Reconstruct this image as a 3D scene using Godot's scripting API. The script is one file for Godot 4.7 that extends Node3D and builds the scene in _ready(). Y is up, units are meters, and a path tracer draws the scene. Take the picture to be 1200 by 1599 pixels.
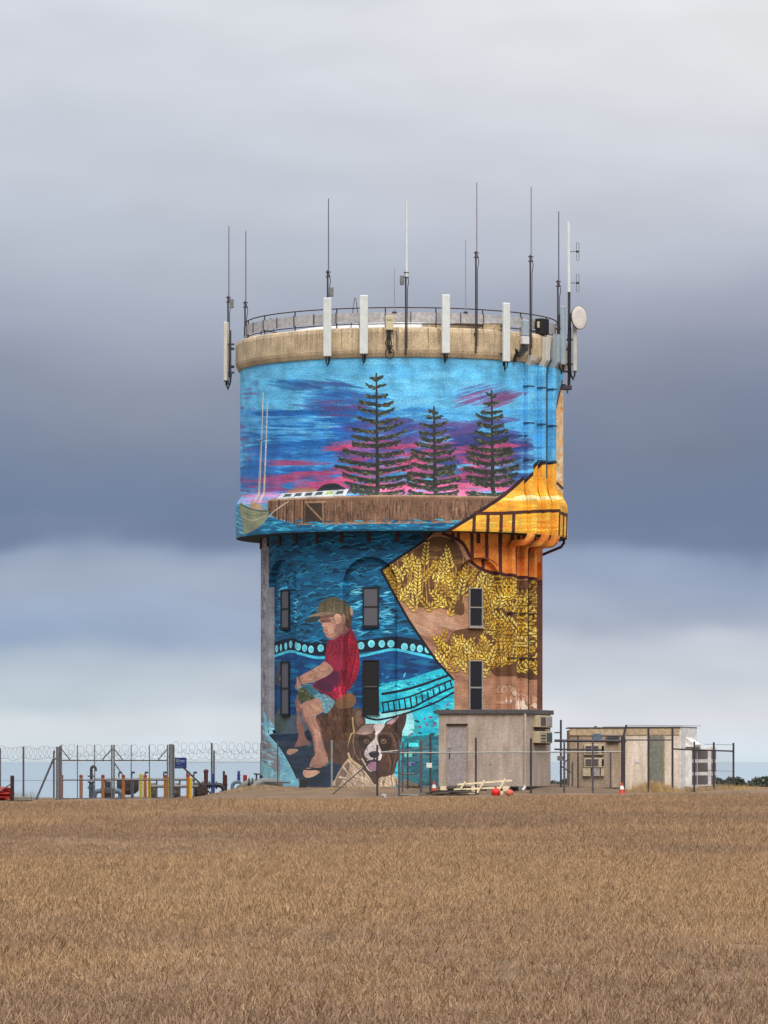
extends Node3D
# A painted water tower behind a stubble paddock on an overcast coast. Metres, y up; the tower's axis is at x = AX, z = 0.
const F := 6755.0      # focal length in picture units of the survey drawing (1599 units high)
const D := 157.0       # camera to tower axis
const EYE := 0.95      # eye height above the tower's base
const HY := 1188.0     # horizon in the survey drawing
const AX := 0.64
var M := {}
var T := {}
var used := {}
var rng := RandomNumberGenerator.new()

func at(px: float, py: float, d: float) -> Vector3:
	return Vector3((px - 600.0) / F * d, EYE - (py - HY) / F * d, D - d)

func sst(a: float, b: float, v: float) -> float:
	var t := clampf((v - a) / (b - a), 0.0, 1.0)
	return t * t * (3.0 - 2.0 * t)

func gh(x: float, z: float) -> float:
	var d := D - z
	var h := -0.79 + 0.0037 * minf(d, 150.0) + 0.0105 * clampf(x, -40.0, 40.0) * sst(60.0, 140.0, d)
	var w := sst(-6.8, -4.3, x) * (1.0 - 0.85 * sst(5.5, 9.5, x))
	h += 0.25 * w * sst(141.0, 150.0, d)
	h += 0.11 * exp(-pow((x + 4.4) / 1.3, 2.0) - pow((d - 149.5) / 1.6, 2.0))
	h -= 0.02 * maxf(d - 152.0, 0.0) * sst(-4.0, -7.0, x)
	h -= 0.05 * maxf(d - 166.0, 0.0)
	return maxf(h, -17.0)

func on_ground(px: float, d: float) -> Vector3:
	var p := at(px, HY, d)
	p.y = gh(p.x, p.z)
	return p

# ---------- naming ----------
func numbered(n: String) -> String:
	if not used.has(n):
		used[n] = 0
		return n
	used[n] += 1
	return "%s_%03d" % [n, used[n]]

func meta(o: Node, label: String, category: String, group := "", kind := "") -> void:
	if label: o.set_meta("label", label)
	if category: o.set_meta("category", category)
	if group: o.set_meta("group", group)
	if kind: o.set_meta("kind", kind)

func thing(n: String, label: String, category: String, pos := Vector3.ZERO, group := "") -> Node3D:
	var o := Node3D.new()
	o.name = numbered(n)
	add_child(o)
	o.position = pos
	meta(o, label, category, group)
	return o

func part(parent: Node, n: String, s: SurfaceTool, m: Material) -> MeshInstance3D:
	var o := MeshInstance3D.new()
	o.mesh = s.commit()
	o.material_override = null
	for i in o.mesh.get_surface_count():
		o.mesh.surface_set_material(i, m)
	o.name = n if parent != self else numbered(n)
	parent.add_child(o, true)
	return o

func same(parent: Node, n: String, mesh: Mesh, xf := Transform3D()) -> MeshInstance3D:
	var o := MeshInstance3D.new()
	o.mesh = mesh
	o.name = n
	o.transform = xf
	parent.add_child(o, true)
	return o

func struct(n: String, s: SurfaceTool, m: Material) -> MeshInstance3D:
	var o := part(self, n, s, m)
	o.set_meta("kind", "structure")
	return o

# ---------- shapes ----------
func st() -> SurfaceTool:
	var s := SurfaceTool.new()
	s.begin(Mesh.PRIMITIVE_TRIANGLES)
	return s

func face(s: SurfaceTool, p: Array, out: Vector3) -> void:
	var n: Vector3 = (p[1] - p[0]).cross(p[2] - p[0])
	if n.length_squared() < 1e-14: return
	n = n.normalized()
	var q := p.duplicate()
	if n.dot(out) < 0.0:
		q.reverse()
		n = -n
	s.set_normal(n)
	for i in range(1, q.size() - 1):
		for v in [q[0], q[i + 1], q[i]]:
			s.set_normal(n)
			s.add_vertex(v)

func box(s: SurfaceTool, xf: Transform3D, size: Vector3, bev := 0.0) -> void:
	var h := size / 2.0
	var b := minf(bev, minf(h.x, minf(h.y, h.z)) * 0.9)
	for a in 3:
		var b1 := (a + 1) % 3
		var c1 := (a + 2) % 3
		for sg in [-1.0, 1.0]:
			var q := []
			for k in [[-1, -1], [1, -1], [1, 1], [-1, 1]]:
				var v := Vector3.ZERO
				v[a] = sg * h[a]
				v[b1] = k[0] * (h[b1] - b)
				v[c1] = k[1] * (h[c1] - b)
				q.append(xf * v)
			var o := Vector3.ZERO
			o[a] = sg
			face(s, q, xf.basis * o)
			if b > 0.0:
				for sg2 in [-1.0, 1.0]:
					var e := []
					for k in [-1, 1]:
						var v := Vector3.ZERO
						v[a] = sg * h[a]
						v[b1] = sg2 * (h[b1] - b)
						v[c1] = k * (h[c1] - b)
						e.append(xf * v)
					for k in [1, -1]:
						var v := Vector3.ZERO
						v[a] = sg * (h[a] - b)
						v[b1] = sg2 * h[b1]
						v[c1] = k * (h[c1] - b)
						e.append(xf * v)
					var eo := Vector3.ZERO
					eo[a] = sg
					eo[b1] = sg2
					face(s, e, xf.basis * eo)
	if b > 0.0:
		for sx in [-1, 1]:
			for sy in [-1, 1]:
				for sz in [-1, 1]:
					var g := Vector3(sx, sy, sz)
					face(s, [xf * (g * (h - Vector3(0, b, b))), xf * (g * (h - Vector3(b, 0, b))), xf * (g * (h - Vector3(b, b, 0)))], xf.basis * g)

func bx(s: SurfaceTool, c: Vector3, size: Vector3, bev := 0.0, turn := 0.0) -> void:
	box(s, Transform3D(Basis(Vector3.UP, turn), c), size, bev)

func beam(s: SurfaceTool, a: Vector3, b: Vector3, w: float, h: float) -> void:
	var z := (b - a).normalized()
	var x := (Vector3.UP if absf(z.y) < 0.9 else Vector3.RIGHT).cross(z).normalized()
	box(s, Transform3D(Basis(x, z.cross(x), z), (a + b) / 2.0), Vector3(w, h, a.distance_to(b)))

func tube(s: SurfaceTool, pts: Array, r, n := 8, caps := true) -> void:
	var rings := []
	var norms := []
	var up := Vector3.ZERO
	var cnt := pts.size()
	for i in cnt:
		var dir: Vector3 = (pts[mini(i + 1, cnt - 1)] - pts[maxi(i - 1, 0)]).normalized()
		if up == Vector3.ZERO:
			up = dir.cross(Vector3.RIGHT if absf(dir.x) < 0.8 else Vector3.UP).normalized()
		up = (up - dir * up.dot(dir)).normalized()
		var side := dir.cross(up)
		var rr: float = r[i] if r is Array else r
		var ring := []
		var nn := []
		for k in n:
			var a := TAU * k / n
			var o := up * cos(a) + side * sin(a)
			nn.append(o)
			ring.append(pts[i] + o * rr)
		rings.append(ring)
		norms.append(nn)
	for i in cnt - 1:
		for k in n:
			var k2 := (k + 1) % n
			for v in [[i, k], [i + 1, k2], [i, k2], [i, k], [i + 1, k], [i + 1, k2]]:
				s.set_normal(norms[v[0]][v[1]])
				s.add_vertex(rings[v[0]][v[1]])
	if caps:
		face(s, rings[0], pts[0] - pts[1])
		face(s, rings[cnt - 1], pts[cnt - 1] - pts[cnt - 2])

func bar(s: SurfaceTool, a: Vector3, b: Vector3, r: float, n := 8) -> void:
	tube(s, [a, b], r, n)

# a solid of revolution round the vertical through c; profile of (radius, height)
func lathe(s: SurfaceTool, c: Vector3, prof: Array, n := 24) -> void:
	for i in prof.size() - 1:
		var p: Vector2 = prof[i]
		var q: Vector2 = prof[i + 1]
		var nr := Vector2(p.y - q.y, q.x - p.x).normalized()
		for k in n:
			var a := TAU * k / n
			var b := TAU * (k + 1) / n
			var da := Vector3(sin(a), 0, cos(a))
			var db := Vector3(sin(b), 0, cos(b))
			var o := da * nr.x + Vector3(0, nr.y, 0)
			var hp := c + Vector3(0, p.y, 0)
			var hq := c + Vector3(0, q.y, 0)
			if p.x > 1e-5: face(s, [hp + da * p.x, hp + db * p.x, hq + db * q.x, hq + da * q.x], o)
			else: face(s, [hp, hq + db * q.x, hq + da * q.x], o)

func arc(c: Vector3, a: Vector3, b: Vector3, from: float, to: float, n := 8) -> Array:
	var o := []
	for i in n + 1:
		var t := lerpf(from, to, float(i) / n)
		o.append(c + a * cos(t) + b * sin(t))
	return o

# ---------- materials ----------
func lin(r: float, g: float, b: float) -> Color:
	return Color(r, g, b).linear_to_srgb()

func mat(key: String, c: Color, rough := 0.8, metal := 0.0, tex := "", scale := 1.0, bump := "") -> StandardMaterial3D:
	var m := StandardMaterial3D.new()
	m.resource_name = key
	m.albedo_color = c
	m.roughness = rough
	m.metallic = metal
	if tex:
		m.albedo_texture = T[tex]
		m.uv1_triplanar = true
		m.uv1_world_triplanar = true
		m.uv1_scale = Vector3.ONE * scale
	if bump:
		m.normal_enabled = true
		m.normal_texture = T[bump]
		m.normal_scale = 0.6
	M[key] = m
	return m

func noise_tex(key: String, sd: int, freq: float, oct: int, lo: float, hi: float, size := 512, tint := Color.WHITE, power := 1.0) -> void:
	var n := FastNoiseLite.new()
	n.seed = sd
	n.noise_type = FastNoiseLite.TYPE_SIMPLEX
	n.frequency = freq
	n.fractal_octaves = oct
	var g := n.get_seamless_image(size, size)
	var src := g.get_data()
	var step := 1
	var out := PackedByteArray()
	out.resize(size * size * 3)
	var lut := []
	for i in 256:
		var v := lerpf(lo, hi, pow(i / 255.0, power))
		var c := Color(v, v, v).lerp(Color(v, v, v) * tint, clampf(1.0 - (v - lo) / maxf(hi - lo, 0.001), 0.0, 1.0))
		lut.append([int(clampf(c.r, 0, 1) * 255), int(clampf(c.g, 0, 1) * 255), int(clampf(c.b, 0, 1) * 255)])
	for i in size * size:
		var e: Array = lut[src[i * step]]
		out[i * 3] = e[0]
		out[i * 3 + 1] = e[1]
		out[i * 3 + 2] = e[2]
	T[key] = ImageTexture.create_from_image(Image.create_from_data(size, size, false, Image.FORMAT_RGB8, out))

# pebble dash with rain streaks, 3.3 m to the tile
func pebble_tex(key: String) -> void:
	var size := 512
	var a := FastNoiseLite.new()
	a.seed = 9
	a.noise_type = FastNoiseLite.TYPE_CELLULAR
	a.cellular_return_type = FastNoiseLite.RETURN_CELL_VALUE
	a.frequency = 0.22
	var b := FastNoiseLite.new()
	b.seed = 10
	b.frequency = 0.02
	b.fractal_octaves = 4
	var pa := a.get_seamless_image(size, size).get_data()
	var sk := b.get_seamless_image(size, 64)
	sk.resize(size, size, Image.INTERPOLATE_CUBIC)
	var pb := sk.get_data()
	var out := PackedByteArray()
	out.resize(size * size * 3)
	for i in size * size:
		var v := 0.86 + (pa[i] - 128) * 0.0010 + (pb[i] - 128) * 0.0009
		out[i * 3] = int(clampf(v, 0, 1) * 255)
		out[i * 3 + 1] = int(clampf(v * (0.99 + (pa[i] - 128) * 0.0001), 0, 1) * 255)
		out[i * 3 + 2] = int(clampf(v * (0.975 + (pb[i] - 128) * 0.0002), 0, 1) * 255)
	T[key] = ImageTexture.create_from_image(Image.create_from_data(size, size, false, Image.FORMAT_RGB8, out))

func bump_tex(key: String, sd: int, freq: float, oct: int, amount: float, size := 512) -> void:
	var n := FastNoiseLite.new()
	n.seed = sd
	n.noise_type = FastNoiseLite.TYPE_SIMPLEX
	n.frequency = freq
	n.fractal_octaves = oct
	var g := n.get_seamless_image(size, size)
	g.convert(Image.FORMAT_RGBA8)
	g.bump_map_to_normal_map(amount)
	T[key] = ImageTexture.create_from_image(g)

func make_materials() -> void:
	noise_tex("grain", 3, 0.06, 4, 0.62, 1.0, 512)
	noise_tex("blotch", 5, 0.012, 5, 0.78, 1.0, 512, Color(1.0, 0.97, 0.93))
	pebble_tex("pebble")
	noise_tex("clean", 6, 0.01, 4, 0.90, 1.0, 256)
	noise_tex("rusty", 12, 0.03, 5, 0.35, 1.0, 256, Color(1.0, 0.72, 0.5))
	bump_tex("rough_bump", 21, 0.08, 4, 5.0)
	bump_tex("wave_bump", 23, 0.02, 4, 6.0)
	mat("galv", Color(0.50, 0.51, 0.53), 0.5, 0.35, "blotch", 1.2)
	mat("galv_dark", Color(0.40, 0.39, 0.43), 0.55, 0.3, "blotch", 1.2)
	mat("dark_steel", Color(0.27, 0.25, 0.29), 0.6, 0.2, "blotch", 1.0)
	mat("light_steel", Color(0.66, 0.67, 0.66), 0.5, 0.2, "blotch", 1.4)
	mat("fibreglass", Color(0.86, 0.88, 0.87), 0.5, 0.0, "clean", 0.7)
	mat("fibreglass_warm", Color(0.80, 0.79, 0.75), 0.5, 0.0, "clean", 0.7)
	mat("radome", Color(0.90, 0.87, 0.84), 0.45, 0.0, "clean", 0.9)
	mat("whip_grey", Color(0.60, 0.59, 0.63), 0.5, 0.0, "clean", 1.0)
	mat("whip_dark", Color(0.42, 0.40, 0.48), 0.5, 0.0, "clean", 1.0)
	mat("cable", Color(0.06, 0.06, 0.07), 0.55)
	mat("cream_box", Color(0.80, 0.76, 0.62), 0.55, 0.0, "clean", 1.3)
	mat("grey_box", Color(0.62, 0.68, 0.72), 0.5, 0.0, "clean", 1.3)
	mat("white_box", Color(0.86, 0.86, 0.86), 0.45, 0.0, "clean", 1.1)
	mat("tray", Color(0.78, 0.78, 0.80), 0.55, 0.1, "blotch", 0.8)
	mat("rail_rust", Color(0.42, 0.36, 0.37), 0.7, 0.2, "rusty", 0.9)
	mat("vent_dark", Color(0.27, 0.18, 0.17), 0.9)
	mat("roof_white", Color(0.90, 0.90, 0.90), 0.6, 0.0, "blotch", 0.4)
	mat("aggregate", Color(0.80, 0.735, 0.685), 0.95, 0.0, "pebble", 0.3)
	mat("aggregate_pale", Color(1.0, 0.95, 0.89), 0.95, 0.0, "pebble", 0.3)
	mat("aggregate_brown", Color(0.74, 0.66, 0.575), 0.95, 0.0, "pebble", 0.3)
	mat("cream_paint", Color(0.78, 0.70, 0.58), 0.8, 0.0, "blotch", 0.8)
	mat("white_panel", Color(0.95, 0.95, 0.96), 0.55, 0.0, "blotch", 0.6)
	mat("louvre_shade", Color(0.36, 0.34, 0.35), 0.7)  # flat grey that paints the shade between louvres
	mat("door_grey", Color(0.68, 0.65, 0.66), 0.6, 0.0, "blotch", 0.9)
	mat("door_green", Color(0.52, 0.53, 0.50), 0.6, 0.0, "blotch", 0.9)
	mat("roof_slab", Color(0.36, 0.35, 0.36), 0.85, 0.0, "blotch", 0.7)
	mat("opening_shade", Color(0.38, 0.37, 0.37), 0.9)  # flat grey standing in for the shade inside openings
	mat("concrete_grey", Color(0.55, 0.53, 0.50), 0.9, 0.0, "blotch", 0.9, "rough_bump")
	mat("ac_cream", Color(0.80, 0.75, 0.64), 0.6, 0.0, "blotch", 1.4)
	mat("ac_opening_shade", Color(0.32, 0.27, 0.26), 0.6)  # flat brown standing in for the shade inside air conditioner openings
	mat("ac_green", Color(0.20, 0.30, 0.32), 0.5)
	mat("bollard_orange", Color(0.72, 0.44, 0.16), 0.6, 0.0, "blotch", 1.5)
	mat("bollard_tan", Color(0.66, 0.45, 0.32), 0.65, 0.0, "blotch", 1.5)
	mat("bollard_yellow", Color(0.86, 0.76, 0.12), 0.55, 0.0, "blotch", 1.5)
	mat("cap_red", Color(0.62, 0.15, 0.10), 0.6, 0.0, "blotch", 1.5)
	mat("pipe_blue", Color(0.24, 0.32, 0.42), 0.5, 0.0, "blotch", 1.2)
	mat("pipe_steel_blue", Color(0.36, 0.46, 0.56), 0.5, 0.0, "blotch", 1.2)
	mat("pipe_bright_blue", Color(0.16, 0.24, 0.55), 0.5, 0.0, "blotch", 1.2)
	mat("pipe_red", Color(0.62, 0.14, 0.13), 0.55, 0.0, "blotch", 1.2)
	mat("pipe_maroon", Color(0.30, 0.13, 0.14), 0.6, 0.0, "blotch", 1.2)
	mat("pipe_dark", Color(0.16, 0.16, 0.19), 0.55, 0.0, "blotch", 1.2)
	mat("pipe_grey", Color(0.50, 0.52, 0.52), 0.6, 0.0, "blotch", 1.2)
	mat("vessel", Color(0.36, 0.36, 0.36), 0.6, 0.1, "rusty", 0.7)
	mat("vessel_pale", Color(0.58, 0.59, 0.58), 0.6, 0.1, "rusty", 0.7)
	mat("sign_blue", Color(0.07, 0.15, 0.36), 0.45)
	mat("sign_white", Color(0.88, 0.88, 0.86), 0.5)
	mat("sign_grey", Color(0.42, 0.50, 0.52), 0.5)
	mat("sign_lilac", Color(0.48, 0.52, 0.72), 0.5)
	mat("tarp_red", Color(0.66, 0.10, 0.09), 0.6, 0.0, "blotch", 1.2)
	mat("buoy_red", Color(0.90, 0.10, 0.05), 0.5, 0.0, "blotch", 1.6)
	mat("buoy_faded", Color(0.85, 0.42, 0.34), 0.6, 0.0, "blotch", 1.6)
	mat("cone_orange", Color(0.80, 0.27, 0.14), 0.55, 0.0, "blotch", 2.0)
	mat("post_brown", Color(0.32, 0.19, 0.18), 0.8, 0.0, "rusty", 1.2)
	mat("timber", Color(0.96, 0.89, 0.74), 0.85, 0.0, "clean", 1.4)
	mat("timber_grey", Color(0.50, 0.46, 0.41), 0.9, 0.0, "grain", 1.4)
	mat("timber_dark", Color(0.24, 0.21, 0.19), 0.9, 0.0, "grain", 1.4)
	mat("timber_white", Color(0.78, 0.74, 0.68), 0.85, 0.0, "grain", 1.4)
	mat("rock", Color(0.50, 0.44, 0.38), 0.95, 0.0, "grain", 2.0)
	mat("black_box", Color(0.05, 0.05, 0.06), 0.6)
	mat("pane", Color(0.13, 0.135, 0.17), 0.4, 0.0, "grain", 3.0)
	mat("pane_painted", Color(0.43, 0.43, 0.47), 0.7, 0.0, "grain", 3.0)
	mat("pane_black", Color(0.10, 0.10, 0.11), 0.6, 0.0, "rusty", 0.8)
	mat("frame_white", Color(0.70, 0.68, 0.66), 0.6, 0.0, "blotch", 1.5)
	mat("frame_black", Color(0.06, 0.08, 0.12), 0.7)
	mat("bark", Color(0.26, 0.21, 0.17), 0.95)

# ---------- sky, land, sea, paddock ----------
const EXPOSURE := 1.52
const BANDS := [[-400, 160, 166, 179, 162, 167, 179], [-250, 157, 164, 178, 162, 167, 180], [-120, 196, 201, 210, 205, 208, 215], [0, 213, 217, 225, 229, 232, 235], [100, 208, 212, 222, 225, 227, 231], [200, 200, 206, 217, 214, 217, 224], [300, 192, 199, 212, 204, 207, 217], [400, 182, 190, 204, 188, 193, 206], [500, 164, 173, 190, 160, 166, 183], [600, 142, 151, 170, 137, 145, 165], [700, 124, 137, 162, 121, 132, 155], [790, 114, 131, 160, 113, 127, 155], [845, 119, 134, 162, 117, 131, 159], [875, 152, 166, 190, 149, 163, 190], [905, 162, 174, 193, 155, 168, 194], [955, 160, 175, 200, 166, 176, 196], [1010, 150, 168, 195, 196, 201, 212], [1060, 183, 195, 207, 201, 207, 216], [1105, 191, 203, 213, 212, 216, 223], [1130, 214, 221, 226, 219, 222, 228], [1160, 213, 222, 228, 215, 223, 231], [1190, 206, 218, 227, 211, 222, 232]]

func band_color(py: float, mixv: float) -> Color:
	var i := 0
	while i < BANDS.size() - 2 and BANDS[i + 1][0] < py:
		i += 1
	var a: Array = BANDS[i]
	var b: Array = BANDS[i + 1]
	var t := clampf((py - a[0]) / float(b[0] - a[0]), 0.0, 1.0)
	t = t * t * (3.0 - 2.0 * t) * 0.5 + t * 0.5
	var l := Color(lerpf(a[1], b[1], t), lerpf(a[2], b[2], t), lerpf(a[3], b[3], t))
	var r := Color(lerpf(a[4], b[4], t), lerpf(a[5], b[5], t), lerpf(a[6], b[6], t))
	var c := l.lerp(r, mixv)
	return Color(c.r / 255.0, c.g / 255.0, c.b / 255.0).srgb_to_linear() * (1.0 / EXPOSURE)

var cn := FastNoiseLite.new()
func sky_color(az: float, el: float) -> Color:
	# az, el in radians; cloud decks lie in long level bands, warped and broken up by noise
	var q := Vector3(sin(az), 0, -cos(az))
	var w := cn.get_noise_3d(q.x * 700.0, el * 1500.0, q.z * 700.0)
	var w2 := cn.get_noise_3d(q.x * 2200.0 + 70.0, el * 7000.0, q.z * 2200.0)
	var py := HY - F * tan(minf(el, 1.4)) + (w * 75.0 + w2 * 18.0) * sst(0.0, 0.03, el)
	var m := 0.5 + 0.5 * sin(az * 18.0 + w * 0.5)
	var c := band_color(maxf(py, -400.0), m)
	if el > 0.2:
		var up := band_color(-250.0, m).lerp(Color(1.6, 1.62, 1.66), sst(0.36, 1.2, el))
		var w3 := cn.get_noise_3d(q.x * 60.0 / (0.3 + el), 40.0 + 30.0 * el, q.z * 60.0 / (0.3 + el))
		up = up * (1.0 + 0.22 * w3)
		c = c.lerp(up, sst(0.21, 0.28, el))
	c = c * (1.0 + 0.07 * w2 + 0.03 * w)
	c.a = 1.0
	return c

func make_sky() -> ImageTexture:
	cn.seed = 11
	cn.noise_type = FastNoiseLite.TYPE_SIMPLEX
	cn.frequency = 0.01
	cn.fractal_octaves = 4
	var W := 4096
	var H := 2048
	var small := Image.create_empty(384, 192, false, Image.FORMAT_RGBF)
	for y in 192:
		var el := (0.5 - (y + 0.5) / 192.0) * PI
		for x in 384:
			small.set_pixel(x, y, sky_color(((x + 0.5) / 384.0 - 0.5) * TAU, maxf(el, 0.002)))
	small.resize(W, H, Image.INTERPOLATE_CUBIC)
	for y in range(H / 2 - 190, H / 2):
		var el := (0.5 - (y + 0.5) / H) * PI
		for x in W:
			small.set_pixel(x, y, sky_color(((x + 0.5) / W - 0.5) * TAU, el))
	return ImageTexture.create_from_image(small)

func make_land() -> void:
	var xs := []
	var x := -420.0
	while x < 420.0:
		xs.append(x)
		x += 0.6 if absf(x) < 17.0 else (2.5 if absf(x) < 40.0 else 30.0)
	var zs := []
	var z := 175.0
	while z > -420.0:
		zs.append(z)
		z -= 0.6 if z < 24.0 and z > -14.0 else (2.5 if z > 0.0 else (6.0 if z > -60.0 else 30.0))
	var fn := FastNoiseLite.new()
	fn.seed = 4
	fn.frequency = 0.15
	fn.fractal_octaves = 4
	var s := st()
	var soil := Color(0.29, 0.185, 0.11)
	var dirt := Color(0.27, 0.175, 0.105)
	var scrub := Color(0.16, 0.12, 0.06)
	s.set_smooth_group(0)
	for j in zs.size():
		for i in xs.size():
			var px: float = xs[i]
			var pz: float = zs[j]
			var d := D - pz
			var n := fn.get_noise_2d(px, pz)
			var n2 := fn.get_noise_2d(px * 5.0 + 60.0, pz * 5.0)
			var edge := 139.5 + n * 2.0
			var c := soil.lerp(dirt * (1.0 + 0.5 * n2), sst(edge - 0.5, edge + 0.5, d))
			if d > 158.0: c = c.lerp(scrub, sst(158.0, 175.0, d + n * 8.0))
			c = c * (1.0 + 0.25 * n)
			c.a = 1.0
			s.set_color(c)
			var bump := (n2 * 0.06 + n * 0.06) * sst(138.0, 141.0, d) * (1.0 - sst(160.0, 170.0, d))
			s.add_vertex(Vector3(px, gh(px, pz) + bump, pz))
	var nx := xs.size()
	for j in zs.size() - 1:
		for i in nx - 1:
			var a := j * nx + i
			for k in [a, a + nx, a + nx + 1, a, a + nx + 1, a + 1]:
				s.add_index(k)
	s.generate_normals()
	var m := mat("ground", Color(1, 1, 1), 0.95, 0.0, "grain", 0.8, "rough_bump")
	m.vertex_color_use_as_albedo = true
	struct("ground", s, m)
	# the bay behind
	var w := st()
	face(w, [Vector3(-60000, -16.2, -250), Vector3(60000, -16.2, -250), Vector3(60000, -16.2, -60000), Vector3(-60000, -16.2, -60000)], Vector3.UP)
	var wm := mat("sea_water", Color(0.72, 0.82, 0.86), 0.12, 0.0)
	wm.metallic_specular = 0.5
	struct("sea", w, wm)

# cut stubble: bunches of straw standing in drilled rows, past counting
func make_stubble() -> void:
	var r := RandomNumberGenerator.new()
	r.seed = 77
	var fn := FastNoiseLite.new()
	fn.seed = 31
	fn.frequency = 0.09
	fn.fractal_octaves = 3
	var root := Node3D.new()
	root.name = "stubble"
	meta(root, "dry tan stubble covering the paddock in the foreground", "stubble", "", "stuff")
	add_child(root)
	var m := StandardMaterial3D.new()
	m.resource_name = "straw"
	m.vertex_color_use_as_albedo = true
	m.roughness = 0.8
	m.albedo_color = Color(1, 1, 1)
	var lists := []
	var cols := []
	var V := 5
	for v in V:
		lists.append([])
		cols.append([])
	for zone in [[24.0, 42.0, 62.0, 1.0], [42.0, 70.0, 44.0, 1.1], [70.0, 105.0, 26.0, 1.25], [105.0, 140.5, 17.0, 1.35]]:
		var half: float = zone[1] * 0.089 + 5.5
		var cnt := int((zone[1] - zone[0]) * 2.0 * half * zone[2])
		for i in cnt:
			var d := r.randf_range(zone[0], zone[1])
			var hw := d * 0.089 + 5.5
			var x := r.randf_range(-hw, hw)
			var z := D - d
			var n := fn.get_noise_2d(x * 0.8, z * 0.45)
			if d > 139.5 + 1.5 * n: continue
			if r.randf() < 0.25 - n * 0.5: continue
			var sc: float = zone[3] * r.randf_range(0.75, 1.25) * (1.0 + 0.3 * n)
			var b := Basis(Vector3.UP, r.randf() * TAU).scaled(Vector3(sc * 1.05, sc * r.randf_range(0.7, 1.3), sc * 1.05))
			var v := r.randi() % V
			lists[v].append(Transform3D(b, Vector3(x, gh(x, z) - 0.008, z)))
			var n2 := fn.get_noise_2d(x * 0.5 + 200.0, z * 0.25) + 0.5 * fn.get_noise_2d(x * 1.6 + 90.0, z * 0.7)
			var base := Color(0.395, 0.248, 0.132).lerp(Color(0.285, 0.182, 0.110), clampf(0.5 - 0.15 * sst(100.0, 130.0, d) + n2 * 1.6 * (1.0 - 0.6 * sst(90.0, 125.0, d)), 0.0, 1.0)) * r.randf_range(0.70, 1.2)
			base.a = 1.0
			cols[v].append(base)
	for v in V:
		var s := st()
		for k in 22:
			var p := Vector3(r.randfn(0, 0.085), 0, r.randfn(0, 0.085))
			var h := r.randf_range(0.022, 0.062)
			if r.randf() < 0.12: h *= 1.35
			var lean := Vector3(r.randfn(0, 0.4), 1.0, r.randfn(0, 0.4)) * h
			if r.randf() < 0.12: lean = Vector3(r.randfn(0, 1.0), 0.35, r.randfn(0, 1.0)) * h
			var w := r.randf_range(0.0022, 0.0042)
			var tone := r.randf_range(0.62, 1.25)
			if r.randf() < 0.08: tone = 1.65
			var tint := Color(tone, tone * r.randf_range(0.94, 1.04), tone * r.randf_range(0.84, 1.05))
			var a0 := r.randf() * TAU
			# a three-sided straw
			for q in 3:
				var o1 := Vector3(cos(a0 + q * TAU / 3), 0, sin(a0 + q * TAU / 3))
				var o2 := Vector3(cos(a0 + (q + 1) * TAU / 3), 0, sin(a0 + (q + 1) * TAU / 3))
				s.set_color(tint)
				var A: Vector3 = p + o1 * w
				var B: Vector3 = p + o2 * w
				var C: Vector3 = p + lean + o2 * w * 0.7
				var E: Vector3 = p + lean + o1 * w * 0.7
				face(s, [A, B, C, E], o1 + o2)
		var mesh := s.commit()
		mesh.surface_set_material(0, m)
		var mm := MultiMesh.new()
		mm.transform_format = MultiMesh.TRANSFORM_3D
		mm.use_colors = true
		mm.mesh = mesh
		mm.instance_count = lists[v].size()
		for i in lists[v].size():
			mm.set_instance_transform(i, lists[v][i])
			mm.set_instance_color(i, cols[v][i])
		var mi := MultiMeshInstance3D.new()
		mi.multimesh = mm
		mi.name = "straw"
		mi.set_meta("kind", "stuff")
		root.add_child(mi, true)

# ---------- the mural: paint on the tank and the shaft, drawn on the unrolled wall ----------
var pi: Image            # canvas
var p_r := 5.86          # wall radius
var p_top := 15.1        # wall height at the canvas' top edge
var p_s := 100.0         # canvas pixels per metre
var p_gain := 1.0
const SPAN := 100.0      # degrees of wall to either side of the front

func pc(r: float, g: float, b: float, a := 1.0) -> Color:
	var c := Color(r / 255.0, g / 255.0, b / 255.0).srgb_to_linear() * p_gain
	c = Color(minf(c.r, 0.9), minf(c.g, 0.9), minf(c.b, 0.9)).linear_to_srgb()
	c.a = a
	return c

func vary(c: Color, amount: float) -> Color:
	var k := 1.0 + rng.randf_range(-amount, amount)
	return Color(clampf(c.r * k, 0, 1), clampf(c.g * k, 0, 1), clampf(c.b * k, 0, 1), c.a)

# a point of the elevation drawing -> canvas
func uw(p: Vector2) -> Vector2:
	var th := 0.0
	for i in 5:
		var d := D - p_r * cos(th)
		th = asin(clampf(((p.x - 600.0) * d / F - AX) / p_r, -0.9995, 0.9995))
	var dd := D - p_r * cos(th)
	var y := EYE - (p.y - HY) * dd / F
	return Vector2((rad_to_deg(th) + SPAN) / (2.0 * SPAN) * pi.get_width(), (p_top - y) * p_s)

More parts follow.
